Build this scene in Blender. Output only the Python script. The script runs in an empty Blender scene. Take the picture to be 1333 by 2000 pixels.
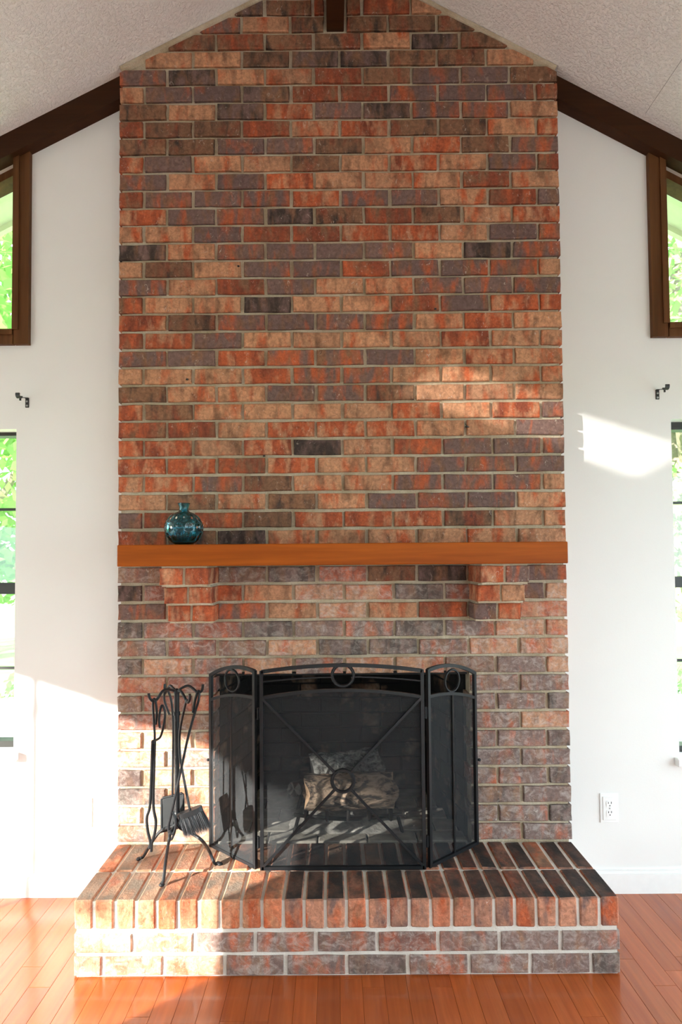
import bpy, bmesh, math, random
from mathutils import Vector, Matrix

# ------------------------------------------------------------------ camera
F = 1150.0; PITCH = 0.0305; ROLL = 0.0078; YAW = -0.0020; CX = 651.2; CY = 1055.5
CAMZ = 1.425
D = 2.45            # brick face
DW = 2.547          # plaster wall
DH = 2.0526         # hearth front
XL, XR = -0.9025, 0.9651
HZ = 0.258          # hearth top
Z0, CH = 0.260, 0.0759   # first joint and course height

scene = bpy.context.scene
col = scene.collection
_cy, _sy = math.cos(YAW), math.sin(YAW)
_cp, _sp = math.cos(PITCH), math.sin(PITCH)
_cr, _sr = math.cos(ROLL), math.sin(ROLL)
right0 = Vector((_cy, -_sy, 0)); y1 = Vector((_sy, _cy, 0)); zz = Vector((0, 0, 1))
fwd = y1 * _cp + zz * _sp
up0 = -y1 * _sp + zz * _cp
right = right0 * _cr - up0 * _sr
up = right0 * _sr + up0 * _cr
CAM = Vector((0, 0, CAMZ))

def ray(px, py):
    return (right * ((px - CX) / F) - up * ((py - CY) / F) + fwd)
def P(px, py, Y):
    r = ray(px, py); return CAM + r * (Y / r.y)
def G(px, py, z=HZ):
    r = ray(px, py); return CAM + r * ((z - CAMZ) / r.z)

cam = bpy.data.cameras.new('camera'); camo = bpy.data.objects.new('camera', cam); col.objects.link(camo)
m = Matrix.Identity(4)
for i in range(3):
    m[i][0] = right[i]; m[i][1] = up[i]; m[i][2] = -fwd[i]; m[i][3] = CAM[i]
camo.matrix_world = m
cam.sensor_fit = 'VERTICAL'; cam.sensor_height = 36.0; cam.lens = 36.0 * F / 2000.0
cam.shift_x = (666.5 - CX) / 2000.0; cam.shift_y = (CY - 1000.0) / 2000.0
cam.clip_start = 0.02; cam.clip_end = 200
scene.camera = camo

# ------------------------------------------------------------------ light
scene.view_settings.view_transform = 'Standard'
scene.view_settings.look = 'None'
scene.view_settings.gamma = 1.0
scene.view_settings.use_curve_mapping = False
scene.view_settings.exposure = 0.36
SKY = 6.4
w = bpy.data.worlds.new('sky'); scene.world = w; w.use_nodes = True
bg = w.node_tree.nodes['Background']; bg.inputs[0].default_value = (0.76, 0.89, 1.0, 1); bg.inputs[1].default_value = SKY

SUN_A, SUN_TAN = math.radians(52), 0.26
sun_dir = Vector((math.sin(SUN_A), math.cos(SUN_A), -SUN_TAN)).normalized()
sl = bpy.data.lights.new('sun_offscreen', 'SUN'); sl.energy = 24.0; sl.angle = math.radians(0.6); sl.color = (1.0, 0.945, 0.87)
so = bpy.data.objects.new('sun_offscreen', sl); col.objects.link(so)
so.rotation_euler = sun_dir.to_track_quat('-Z', 'Y').to_euler(); so.location = (-8, -4, 6)

def portal(name, c, sx, sy, normal):
    l = bpy.data.lights.new(name, 'AREA'); l.shape = 'RECTANGLE'; l.size = sx; l.size_y = sy
    l.cycles.is_portal = True
    o = bpy.data.objects.new(name, l); col.objects.link(o); o.location = c
    o.rotation_euler = Vector(normal).to_track_quat('-Z', 'Y').to_euler()

# ------------------------------------------------------------------ materials
def mat(name):
    m = bpy.data.materials.new(name); m.use_nodes = True
    nt = m.node_tree; b = nt.nodes['Principled BSDF']
    return m, nt, b
def nd(nt, t, **kw):
    n = nt.nodes.new(t)
    for k, v in kw.items(): setattr(n, k, v)
    return n
def mapped_pos(nt, scale=(1, 1, 1), space='pos'):
    if space == 'pos':
        g = nd(nt, 'ShaderNodeNewGeometry'); out = g.outputs['Position']
    else:
        g = nd(nt, 'ShaderNodeTexCoord'); out = g.outputs['Object']
    mp = nd(nt, 'ShaderNodeMapping'); mp.inputs['Scale'].default_value = scale
    nt.links.new(out, mp.inputs[0]); return mp.outputs[0]
def noise(nt, vec, scale, detail=3, rough=0.55, dist=0.0):
    n = nd(nt, 'ShaderNodeTexNoise'); n.inputs['Scale'].default_value = scale
    n.inputs['Detail'].default_value = detail; n.inputs['Roughness'].default_value = rough
    n.inputs['Distortion'].default_value = dist
    nt.links.new(vec, n.inputs['Vector']); return n.outputs['Fac']
def ramp(nt, fac, lo, hi, a=0.0, b=1.0):
    r = nd(nt, 'ShaderNodeMapRange'); r.inputs[1].default_value = lo; r.inputs[2].default_value = hi
    r.inputs[3].default_value = a; r.inputs[4].default_value = b; nt.links.new(fac, r.inputs[0]); return r.outputs[0]
def mixc(nt, fac, a, b, blend='MIX'):
    x = nd(nt, 'ShaderNodeMix', data_type='RGBA', blend_type=blend)
    for s, v in ((0, fac), (6, a), (7, b)):
        if isinstance(v, (int, float)): x.inputs[s].default_value = v
        elif isinstance(v, tuple): x.inputs[s].default_value = (v[0], v[1], v[2], 1)
        else: nt.links.new(v, x.inputs[s])
    return x.outputs[2]
def bump(nt, b, h, strength, dist):
    n = nd(nt, 'ShaderNodeBump'); n.inputs['Strength'].default_value = strength; n.inputs['Distance'].default_value = dist
    nt.links.new(h, n.inputs['Height']); nt.links.new(n.outputs[0], b.inputs['Normal'])
def math_n(nt, op, a, b):
    n = nd(nt, 'ShaderNodeMath', operation=op)
    for i, v in enumerate((a, b)):
        if isinstance(v, (int, float)): n.inputs[i].default_value = v
        else: nt.links.new(v, n.inputs[i])
    return n.outputs[0]

def plain(name, c, rough=0.6, metal=0.0, spec=None, var=0.0, vs=30, bmp=0.0, bs=80, coat=0.0):
    m, nt, b = mat(name)
    b.inputs['Roughness'].default_value = rough; b.inputs['Metallic'].default_value = metal
    if spec is not None: b.inputs['Specular IOR Level'].default_value = spec
    b.inputs['Coat Weight'].default_value = coat
    v = mapped_pos(nt)
    n = noise(nt, v, vs, 4)
    f = ramp(nt, n, 0.3, 0.7, 1 - var, 1 + var)
    cc = nd(nt, 'ShaderNodeCombineColor')
    for i in range(3): nt.links.new(math_n(nt, 'MULTIPLY', f, c[i]), cc.inputs[i])
    nt.links.new(cc.outputs[0], b.inputs['Base Color'])
    if bmp: bump(nt, b, noise(nt, v, bs, 3), bmp, 0.004)
    return m

GREY = (0.175, 0.110, 0.098); RED = (0.46, 0.110, 0.043); TAN = (0.50, 0.258, 0.148)
DARK = (0.055, 0.038, 0.032); BROWN = (0.23, 0.118, 0.068); MAROON = (0.24, 0.062, 0.032)
def brick_mat(name, base, patch, amt, second=None, amt2=0.3, white=0.5, soil=None, bloom=0.0):
    m, nt, b = mat(name)
    pos = mapped_pos(nt, (1, 1, 1))
    band = mapped_pos(nt, (1.0, 0.6, 0.34))
    oi = nd(nt, 'ShaderNodeObjectInfo')
    n1 = noise(nt, band, 15, 3, 0.55, 0.4)
    t = 0.70 - 0.36 * amt
    c = mixc(nt, ramp(nt, n1, t - 0.075, t + 0.075), base, patch)
    if second:
        n2 = noise(nt, mapped_pos(nt, (1.3, 1.0, 0.5)), 18, 3, 0.55, 0.3)
        t2 = 0.70 - 0.36 * amt2
        c = mixc(nt, ramp(nt, n2, t2 - 0.10, t2 + 0.10), c, second)
    fine = noise(nt, pos, 62, 5, 0.70, 0.5)
    c = mixc(nt, 1.0, c, mixc(nt, ramp(nt, fine, 0.28, 0.72), (0.58, 0.56, 0.54), (1.40, 1.39, 1.37)), 'MULTIPLY')
    # each brick fired a little lighter or darker
    c = mixc(nt, 1.0, c, mixc(nt, oi.outputs['Random'], (0.84, 0.84, 0.86), (1.14, 1.10, 1.06)), 'MULTIPLY')
    wn = noise(nt, mapped_pos(nt, (1.5, 1, 1)), 36, 5, 0.66, 1.8)
    wl = noise(nt, pos, 7, 2)
    wf = math_n(nt, 'MULTIPLY', ramp(nt, wn, 0.61, 0.70), ramp(nt, wl, 0.40, 0.60, 0.12, white + .25))
    c = mixc(nt, wf, c, (0.66, 0.55, 0.47))
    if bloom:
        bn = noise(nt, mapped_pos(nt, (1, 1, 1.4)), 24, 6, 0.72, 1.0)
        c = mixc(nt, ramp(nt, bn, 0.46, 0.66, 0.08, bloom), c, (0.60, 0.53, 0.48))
    vor = nd(nt, 'ShaderNodeTexVoronoi'); vor.inputs['Scale'].default_value = 90; nt.links.new(pos, vor.inputs['Vector'])
    pit = ramp(nt, vor.outputs['Distance'], 0.05, 0.16, 0.55, 0.0)
    c = mixc(nt, math_n(nt, 'MULTIPLY', pit, ramp(nt, noise(nt, pos, 30, 2), 0.5, 0.6)), c, (0.09, 0.06, 0.045))
    if soil:
        g = nd(nt, 'ShaderNodeNewGeometry'); sx = nd(nt, 'ShaderNodeSeparateXYZ'); nt.links.new(g.outputs['Normal'], sx.inputs[0])
        sf = math_n(nt, 'MULTIPLY', ramp(nt, sx.outputs[2], 0.6, 0.9), ramp(nt, noise(nt, mapped_pos(nt, (1, .6, 1)), 15, 4), 0.40, 0.60, soil[1], 1.0))
        c = mixc(nt, sf, c, soil[0])
    nt.links.new(c, b.inputs['Base Color'])
    b.inputs['Roughness'].default_value = 0.82; b.inputs['Specular IOR Level'].default_value = 0.3
    h = math_n(nt, 'ADD', fine, math_n(nt, 'MULTIPLY', wn, 0.5))
    bump(nt, b, h, 0.7, 0.005)
    return m

BM = {
    'G': brick_mat('brick_grey', GREY, RED, 0.22, BROWN, 0.25),
    'E': brick_mat('brick_grey_red', GREY, RED, 0.46, BROWN, 0.35, 0.6),
    'R': brick_mat('brick_red', RED, MAROON, 0.42, TAN, 0.38),
    'T': brick_mat('brick_buff', TAN, RED, 0.34, BROWN, 0.30, 0.45),
    'B': brick_mat('brick_brown', BROWN, MAROON, 0.30, DARK, 0.28),
    'K': brick_mat('brick_dark', DARK, BROWN, 0.40, GREY, 0.45),
    'M': brick_mat('brick_maroon', MAROON, RED, 0.45, BROWN, 0.40),
}
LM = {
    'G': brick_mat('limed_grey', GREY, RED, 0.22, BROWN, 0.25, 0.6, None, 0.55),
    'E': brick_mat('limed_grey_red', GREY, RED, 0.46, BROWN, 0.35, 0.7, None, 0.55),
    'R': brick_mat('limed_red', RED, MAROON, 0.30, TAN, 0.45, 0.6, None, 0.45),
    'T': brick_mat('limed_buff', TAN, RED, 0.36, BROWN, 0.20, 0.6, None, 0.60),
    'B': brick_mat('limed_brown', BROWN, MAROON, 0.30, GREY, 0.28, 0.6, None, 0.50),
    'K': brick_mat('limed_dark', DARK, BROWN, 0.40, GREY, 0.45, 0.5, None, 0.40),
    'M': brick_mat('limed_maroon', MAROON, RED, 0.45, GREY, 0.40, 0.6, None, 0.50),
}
SOOT = (0.030, 0.024, 0.022)
HM = {
    'R': brick_mat('hearth_red', (0.54, 0.19, 0.10), RED, 0.4, TAN, 0.35, 0.5, ((0.20, 0.11, 0.075), 0.10)),
    'T': brick_mat('hearth_buff', (0.60, 0.30, 0.18), RED, 0.36, TAN, 0.4, 0.5, ((0.23, 0.170, 0.130), 0.50)),
    'M': brick_mat('hearth_maroon', (0.50, 0.21, 0.13), RED, 0.40, BROWN, 0.3, 0.5, ((0.055, 0.038, 0.034), 0.55)),
    'K': brick_mat('hearth_dark', (0.48, 0.23, 0.15), RED, 0.36, GREY, 0.35, 0.5, (SOOT, 0.82)),
    'G': brick_mat('hearth_grey', (0.27, 0.165, 0.125), RED, 0.22, TAN, 0.3, 0.4, ((0.05, 0.042, 0.040), 0.85)),
}

m, nt, b = mat('mortar'); MORTAR = m
pos = mapped_pos(nt)
n1 = noise(nt, pos, 9, 3); n2 = noise(nt, pos, 140, 4, 0.7)
c = mixc(nt, ramp(nt, n1, 0.35, 0.65), (0.47, 0.37, 0.25), (0.63, 0.54, 0.41))
c = mixc(nt, 1.0, c, mixc(nt, n2, (0.7, 0.7, 0.7), (1.25, 1.25, 1.25)), 'MULTIPLY')
nt.links.new(c, b.inputs['Base Color']); b.inputs['Roughness'].default_value = 0.95; b.inputs['Specular IOR Level'].default_value = 0.1
bump(nt, b, math_n(nt, 'ADD', n2, noise(nt, pos, 40, 3)), 0.8, 0.006)
m, nt, b = mat('pale_mortar'); PMORTAR = m
pos = mapped_pos(nt); n2 = noise(nt, pos, 140, 4, 0.7)
c = mixc(nt, ramp(nt, noise(nt, pos, 9, 3), 0.35, 0.65), (0.66, 0.60, 0.53), (0.80, 0.76, 0.70))
nt.links.new(c, b.inputs['Base Color']); b.inputs['Roughness'].default_value = 0.95
bump(nt, b, n2, 0.8, 0.005)

m, nt, b = mat('firebrick'); FIREBRICK = m
pos = mapped_pos(nt)
soot = ramp(nt, noise(nt, pos, 7, 4), 0.24, 0.44)
c = mixc(nt, soot, mixc(nt, ramp(nt, noise(nt, pos, 25, 4), .4, .6), (0.26, 0.15, 0.09), (0.36, 0.25, 0.17)), (0.012, 0.011, 0.010))
nt.links.new(c, b.inputs['Base Color']); b.inputs['Roughness'].default_value = 0.95
bump(nt, b, noise(nt, pos, 60, 4), 0.6, 0.004)
ASHBRICK = plain('ash_covered_brick', (0.50, 0.46, 0.40), 0.95, var=0.35, vs=14, bmp=0.5)
ASH = plain('ash', (0.55, 0.52, 0.48), 1.0, var=0.3, vs=40, bmp=0.8, bs=60)
SOOTM = plain('soot', (0.010, 0.009, 0.009), 0.95)

# wall paint, ceiling
m, nt, b = mat('wall_paint'); PAINT = m
pos = mapped_pos(nt)
nt.links.new(mixc(nt, ramp(nt, noise(nt, pos, 1.5, 3), 0.3, 0.7), (0.80, 0.785, 0.765), (0.83, 0.82, 0.805)), b.inputs['Base Color'])
b.inputs['Roughness'].default_value = 0.7; bump(nt, b, noise(nt, pos, 180, 3), 0.12, 0.002)
m, nt, b = mat('popcorn_ceiling'); CEIL = m
pos = mapped_pos(nt)
nt.links.new(mixc(nt, ramp(nt, noise(nt, pos, 2.2, 3), 0.3, 0.7), (0.83, 0.795, 0.775), (0.88, 0.86, 0.845)), b.inputs['Base Color'])
b.inputs['Roughness'].default_value = 0.95
bump(nt, b, ramp(nt, noise(nt, pos, 95, 4, 0.6), 0.45, 0.70), 0.6, 0.008)
SEAM = plain('ceiling_seam', (0.35, 0.33, 0.31), 0.9)
TRIMW = plain('white_trim_paint', (0.86, 0.86, 0.85), 0.4, var=0.02)
PLATE = plain('white_plastic', (0.88, 0.88, 0.87), 0.3, var=0.01)
SLOT = plain('dark_slot', (0.02, 0.02, 0.02), 0.6)
SOFFIT = plain('soffit_paint', (0.62, 0.60, 0.42), 0.8, var=0.05)

def wood(name, a, bcol, axis, rough=0.35, coat=0.0, rnd=0.0, scale=1.0, bmp=0.08):
    m, nt, b = mat(name)
    sc = [16 * scale, 16 * scale, 16 * scale]; sc[axis] = 0.9 * scale
    v = mapped_pos(nt, tuple(sc))
    oi = nd(nt, 'ShaderNodeObjectInfo')
    if rnd:
        ad = nd(nt, 'ShaderNodeVectorMath', operation='ADD'); nt.links.new(v, ad.inputs[0])
        cb = nd(nt, 'ShaderNodeCombineXYZ'); s = math_n(nt, 'MULTIPLY', oi.outputs['Random'], 57.0)
        for i in range(3): nt.links.new(s, cb.inputs[i])
        nt.links.new(cb.outputs[0], ad.inputs[1]); v = ad.outputs[0]
    n1 = noise(nt, v, 1.0, 4, 0.6, 0.8); n2 = noise(nt, v, 4.0, 3, 0.6)
    c = mixc(nt, ramp(nt, n1, 0.3, 0.7), a, bcol)
    c = mixc(nt, 1.0, c, mixc(nt, ramp(nt, n2, 0.3, 0.7), (0.86, 0.85, 0.84), (1.12, 1.12, 1.12)), 'MULTIPLY')
    if rnd:
        c = mixc(nt, 1.0, c, mixc(nt, oi.outputs['Random'], (1 - rnd, 1 - rnd * 1.1, 1 - rnd * 1.2), (1 + rnd, 1 + rnd, 1 + rnd)), 'MULTIPLY')
    nt.links.new(c, b.inputs['Base Color']); b.inputs['Roughness'].default_value = rough
    b.inputs['Coat Weight'].default_value = coat; b.inputs['Coat Roughness'].default_value = 0.12
    bump(nt, b, n2, bmp, 0.002)
    return m
FLOORW = wood('cherry_floorboard', (0.33, 0.066, 0.012), (0.43, 0.100, 0.019), 1, 0.24, 0.35, 0.12)
MANTEL = wood('stained_mantel_wood', (0.27, 0.053, 0.002), (0.39, 0.090, 0.004), 0, 0.55, 0.0)
MANTEL.node_tree.nodes['Principled BSDF'].inputs['Specular IOR Level'].default_value = 0.2
BEAMW = wood('dark_stained_beam', (0.030, 0.0115, 0.005), (0.055, 0.021, 0.008), 0, 0.5)
CASEW = wood('dark_stained_casing', (0.085, 0.034, 0.013), (0.14, 0.058, 0.022), 2, 0.45)
for m_ in (BEAMW, CASEW): m_.node_tree.nodes['Principled BSDF'].inputs['Specular IOR Level'].default_value = 0.12
SUBFLOOR = plain('subfloor', (0.05, 0.02, 0.01), 0.9)

IRON = plain('black_iron', (0.009, 0.0095, 0.011), 0.40, metal=0.0, spec=0.35, var=0.2)
GRATEM = plain('sooty_iron', (0.03, 0.028, 0.027), 0.8, var=0.4, vs=60)
BRONZE = plain('dark_window_frame', (0.020, 0.017, 0.014), 0.45)
BRISTLE = plain('black_bristles', (0.030, 0.030, 0.034), 0.45, spec=0.6, var=0.3, vs=300)
BRACKETM = plain('black_bracket_metal', (0.018, 0.020, 0.022), 0.4, spec=0.6)
STEEL = plain('screw_steel', (0.45, 0.46, 0.47), 0.35, metal=0.8)

m, nt, b = mat('wire_mesh'); WMESH = m
b.inputs['Base Color'].default_value = (0.030, 0.031, 0.033, 1); b.inputs['Roughness'].default_value = 0.55; b.inputs['Specular IOR Level'].default_value = 0.12
v = mapped_pos(nt)
f = ramp(nt, noise(nt, v, 5, 3), 0.3, 0.7, 0.58, 0.68)
tr = nd(nt, 'ShaderNodeBsdfTransparent'); mx = nd(nt, 'ShaderNodeMixShader')
nt.links.new(f, mx.inputs[0]); nt.links.new(tr.outputs[0], mx.inputs[1]); nt.links.new(b.outputs[0], mx.inputs[2])
nt.links.new(mx.outputs[0], nt.nodes['Material Output'].inputs[0])

m, nt, b = mat('window_glass'); GLASS = m
nt.nodes.remove(b)
tr = nd(nt, 'ShaderNodeBsdfTransparent'); gl = nd(nt, 'ShaderNodeBsdfGlossy'); gl.inputs['Roughness'].default_value = 0.02
tr.inputs[0].default_value = (0.95, 0.97, 0.96, 1)
mx = nd(nt, 'ShaderNodeMixShader'); mx.inputs[0].default_value = 0.05
nt.links.new(tr.outputs[0], mx.inputs[1]); nt.links.new(gl.outputs[0], mx.inputs[2]); nt.links.new(mx.outputs[0], nt.nodes['Material Output'].inputs[0])

m, nt, b = mat('sun_dimming_pane'); DIMPANE = m  # part-opaque pane, weakens the sun through the added skylight
b.inputs['Base Color'].default_value = (0.8, 0.8, 0.8, 1)
tr = nd(nt, 'ShaderNodeBsdfTransparent'); mx = nd(nt, 'ShaderNodeMixShader')
mx.inputs[0].default_value = 0.64; nt.links.new(tr.outputs[0], mx.inputs[1]); nt.links.new(b.outputs[0], mx.inputs[2])
nt.links.new(mx.outputs[0], nt.nodes['Material Output'].inputs[0])
m, nt, b = mat('blue_glass'); VASEG = m
b.inputs['Base Color'].default_value = (0.16, 0.64, 0.82, 1); b.inputs['Transmission Weight'].default_value = 1.0
b.inputs['Roughness'].default_value = 0.02; b.inputs['IOR'].default_value = 1.48

m, nt, b = mat('log_bark'); BARK = m
v = mapped_pos(nt, (0.6, 1.4, 1.4))
n1 = noise(nt, v, 22, 4, 0.6, 1.0)
c = mixc(nt, ramp(nt, n1, 0.42, 0.56), (0.10, 0.080, 0.066), (0.56, 0.40, 0.29))
nt.links.new(c, b.inputs['Base Color']); b.inputs['Roughness'].default_value = 0.95
bump(nt, b, n1, 0.9, 0.02)
m, nt, b = mat('ashy_bark'); ABARK = m
n1 = noise(nt, mapped_pos(nt, (0.8, 1, 1)), 40, 5, 0.7, 0.5)
c = mixc(nt, ramp(nt, n1, 0.40, 0.66), (0.09, 0.086, 0.082), (0.62, 0.60, 0.57))
nt.links.new(c, b.inputs['Base Color']); b.inputs['Roughness'].default_value = 0.95
bump(nt, b, n1, 0.9, 0.02)
SPLIT = plain('split_wood', (0.62, 0.40, 0.25), 0.9, var=0.35, vs=35, bmp=0.5, bs=50)
CHAR = plain('charred_wood', (0.025, 0.022, 0.020), 0.9, var=0.4)

def leafmat(name, c):
    m, nt, b = mat(name); nt.nodes.remove(b)
    oi = nd(nt, 'ShaderNodeNewGeometry')
    cc = mixc(nt, oi.outputs['Random Per Island'], tuple(x * 0.7 for x in c), tuple(min(1, x * 1.35) for x in c))
    df = nd(nt, 'ShaderNodeBsdfDiffuse'); tl = nd(nt, 'ShaderNodeBsdfTranslucent')
    nt.links.new(cc, df.inputs[0]); nt.links.new(cc, tl.inputs[0])
    mx = nd(nt, 'ShaderNodeMixShader'); mx.inputs[0].default_value = 0.4
    nt.links.new(df.outputs[0], mx.inputs[1]); nt.links.new(tl.outputs[0], mx.inputs[2]); nt.links.new(mx.outputs[0], nt.nodes['Material Output'].inputs[0])
    return m
LEAF = leafmat('leaf_green', (0.22, 0.42, 0.10))
LEAF2 = leafmat('leaf_pale_green', (0.30, 0.48, 0.17))
TRUNKM = plain('tree_bark', (0.20, 0.16, 0.12), 0.95, var=0.3, bmp=0.6)
GRASS = plain('lawn', (0.22, 0.40, 0.10), 0.95, var=0.25, vs=3)
BOUNCE_PAV = plain('bounce_paving', (0.34, 0.33, 0.315), 0.9, var=0.12, vs=2)  # neutral grey, replaces green bounce from the lawn
CONC = plain('pale_concrete', (0.52, 0.52, 0.49), 0.9, var=0.15, vs=4)

# ------------------------------------------------------------------ mesh helpers
class MB:
    def __init__(s): s.v = []; s.f = []; s.mi = []
    def add(s, vs, fs, mi=0):
        o = len(s.v); s.v += [tuple(x) for x in vs]; s.f += [tuple(i + o for i in f) for f in fs]; s.mi += [mi] * len(fs)
        return s
    def box(s, x0, x1, y0, y1, z0, z1, mi=0):
        vs = [(x, y, z) for x in (x0, x1) for y in (y0, y1) for z in (z0, z1)]
        return s.add(vs, [(0, 1, 3, 2), (4, 6, 7, 5), (0, 4, 5, 1), (2, 3, 7, 6), (0, 2, 6, 4), (1, 5, 7, 3)], mi)
    def bevbox(s, x0, x1, y0, y1, z0, z1, r=0.004, mi=0, j=0.0, rng=random):
        """box with chamfered edges"""
        c = ((x0 + x1) / 2, (y0 + y1) / 2, (z0 + z1) / 2); h = ((x1 - x0) / 2, (y1 - y0) / 2, (z1 - z0) / 2)
        idx = {}; vs = []
        for sx in (-1, 1):
            for sy in (-1, 1):
                for sz in (-1, 1):
                    jj = [rng.uniform(-j, j) for _ in range(3)]
                    for a in range(3):
                        sg = (sx, sy, sz)
                        p = [c[k] + sg[k] * (h[k] - (0 if k == a else r)) + jj[k] for k in range(3)]
                        idx[(sx, sy, sz, a)] = len(vs); vs.append(p)
        fs = []
        for a in range(3):
            o = [k for k in range(3) if k != a]
            for sg in (-1, 1):
                q = []
                for u, v in ((-1, -1), (1, -1), (1, 1), (-1, 1)):
                    t = [0, 0, 0]; t[a] = sg; t[o[0]] = u; t[o[1]] = v; q.append(idx[(t[0], t[1], t[2], a)])
                fs.append(q)
        for a in range(3):
            o = [k for k in range(3) if k != a]
            for u in (-1, 1):
                for v in (-1, 1):
                    q = []
                    for sg, ax in ((-1, o[0]), (1, o[0]), (1, o[1]), (-1, o[1])):
                        t = [0, 0, 0]; t[a] = sg; t[o[0]] = u; t[o[1]] = v; q.append(idx[(t[0], t[1], t[2], ax)])
                    fs.append(q)
        for sx in (-1, 1):
            for sy in (-1, 1):
                for sz in (-1, 1): fs.append([idx[(sx, sy, sz, a)] for a in range(3)])
        return s.add(vs, fs, mi)
    def prism(s, poly, y0, y1, mi=0):
        n = len(poly)
        vs = [(x, y0, z) for x, z in poly] + [(x, y1, z) for x, z in poly]
        fs = [tuple(range(n)), tuple(range(2 * n - 1, n - 1, -1))] + [(i, i + n, (i + 1) % n + n, (i + 1) % n) for i in range(n)]
        return s.add(vs, fs, mi)
    def tube(s, pts, r, n=8, closed=False, sub=0, mi=0, up=None, flat=1.0):
        pts = [Vector(p) for p in pts]
        if sub:
            q = []; N = len(pts)
            seg = N if closed else N - 1
            for i in range(seg):
                g = (lambda k: pts[k % N]) if closed else (lambda k: pts[min(max(k, 0), N - 1)])
                a, b_, c_, d_ = g(i - 1), g(i), g(i + 1), g(i + 2)
                for t in range(sub):
                    t = t / sub
                    q.append(0.5 * ((2 * b_) + (c_ - a) * t + (2 * a - 5 * b_ + 4 * c_ - d_) * t * t + (3 * b_ - a - 3 * c_ + d_) * t ** 3))
            if not closed: q.append(pts[-1])
            if not isinstance(r, (int, float)):
                rr = []
                for i in range(seg):
                    for t in range(sub): rr.append(r[i] + (r[(i + 1) % N] - r[i]) * t / sub)
                if not closed: rr.append(r[-1])
                r = rr
            pts = q
        N = len(pts)
        T = []
        for i in range(N):
            if closed: t = pts[(i + 1) % N] - pts[i - 1]
            else: t = pts[min(i + 1, N - 1)] - pts[max(i - 1, 0)]
            T.append(t.normalized())
        nrm = Vector(up) if up else (Vector((0, 1, 0)) if abs(T[0].y) < 0.9 else Vector((1, 0, 0)))
        vs = []
        for i in range(N):
            nrm = (nrm - T[i] * nrm.dot(T[i])).normalized()
            bi = T[i].cross(nrm)
            ri = r if isinstance(r, (int, float)) else r[i]
            for k in range(n):
                a = 2 * math.pi * (k + 0.5) / n
                vs.append(pts[i] + nrm * (math.cos(a) * ri * flat) + bi * (math.sin(a) * ri))
        fs = []
        for i in range(N if closed else N - 1):
            j = (i + 1) % N
            for k in range(n):
                k2 = (k + 1) % n
                fs.append((i * n + k, i * n + k2, j * n + k2, j * n + k))
        if not closed:
            fs.append(tuple(range(n - 1, -1, -1))); fs.append(tuple((N - 1) * n + k for k in range(n)))
        return s.add(vs, fs, mi)
    def lathe(s, prof, c=(0, 0, 0), n=32, mi=0, fn=None):
        vs = []; N = len(prof)
        for i, (r, z) in enumerate(prof):
            for k in range(n):
                a = 2 * math.pi * k / n
                rr = fn(r, z, a) if fn else r
                vs.append((c[0] + rr * math.cos(a), c[1] + rr * math.sin(a), c[2] + z))
        fs = [(i * n + k, i * n + (k + 1) % n, (i + 1) * n + (k + 1) % n, (i + 1) * n + k) for i in range(N - 1) for k in range(n)]
        fs.append(tuple(range(n - 1, -1, -1))); fs.append(tuple((N - 1) * n + k for k in range(n)))
        return s.add(vs, fs, mi)
    def mesh(s, name, mats, smooth=False):
        me = bpy.data.meshes.new(name); me.from_pydata(s.v, [], s.f)
        if not isinstance(mats, (list, tuple)): mats = [mats]
        for x in mats: me.materials.append(x)
        if len(mats) > 1: me.polygons.foreach_set('material_index', s.mi)
        bm = bmesh.new(); bm.from_mesh(me); bmesh.ops.recalc_face_normals(bm, faces=bm.faces); bm.to_mesh(me); bm.free()
        if smooth:
            for p in me.polygons: p.use_smooth = True
            try: me.set_sharp_from_angle(angle=math.radians(40))
            except Exception: pass
        return me
    def build(s, name, mats, parent=None, smooth=False):
        return link(name, s.mesh(name, mats, smooth), parent)
def link(name, me, parent=None, loc=(0, 0, 0)):
    o = bpy.data.objects.new(name, me); col.objects.link(o); o.location = loc
    if parent is not None:
        o.parent = parent
        o.matrix_parent_inverse = Matrix.Translation(-parent_world(parent))
    return o
def parent_world(p):
    v = Vector(p.location)
    # every object is placed by location only, and parents' inverses cancel their parents
    return v
def thing(name, label, cat, loc=(0, 0, 0), group=None):
    o = bpy.data.objects.new(name, None); col.objects.link(o); o.location = loc; o.empty_display_size = 0.1
    return tag(o, label, cat, group)
def tag(o, label, cat, group=None):
    o['label'] = label; o['category'] = cat
    if group: o['group'] = group
    return o
def struct(o, label=None, cat=None):
    o['kind'] = 'structure'
    if label: o['label'] = label; o['category'] = cat
    return o

# ------------------------------------------------------------------ ceiling lines (from the gable)
pL, pL2 = P(232, 130, D), P(480, 5, D)
pR, pR2 = P(1083, 125, D), P(840, 0, D)
mL = (pL2.z - pL.z) / (pL2.x - pL.x); mR = (pR2.z - pR.z) / (pR2.x - pR.x)
APX = ((pR.z - mR * pR.x) - (pL.z - mL * pL.x)) / (mL - mR)
APZ = pL.z + mL * (APX - pL.x)
def zc(x): return APZ + (mL * (x - APX) if x < APX else mR * (x - APX))
RXL, RXR, RYB = -2.60, 2.70, -3.2
WT = 0.14

# openings in the fireplace wall (from the photograph, on the wall plane)
UL_in = P(33, 500, DW).x; UR_in = P(1297, 500, DW).x
ULz = P(20, 648, DW).z; URz = P(1310, 635, DW).z
LLx = -1.3827; LRx = 1.4688
LLt, LLb = P(15, 838, DW).z, P(15, 1470, DW).z
LRt, LRb = P(1320, 818, DW).z, P(1325, 1480, DW).z
WIN_OUT_L, WIN_OUT_R = -2.28, 2.36
XOL, XOR = P(421, 1400, D).x, P(915, 1400, D).x
ZOT = P(668, 1317, D).z
BEAMH = 0.105

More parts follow.
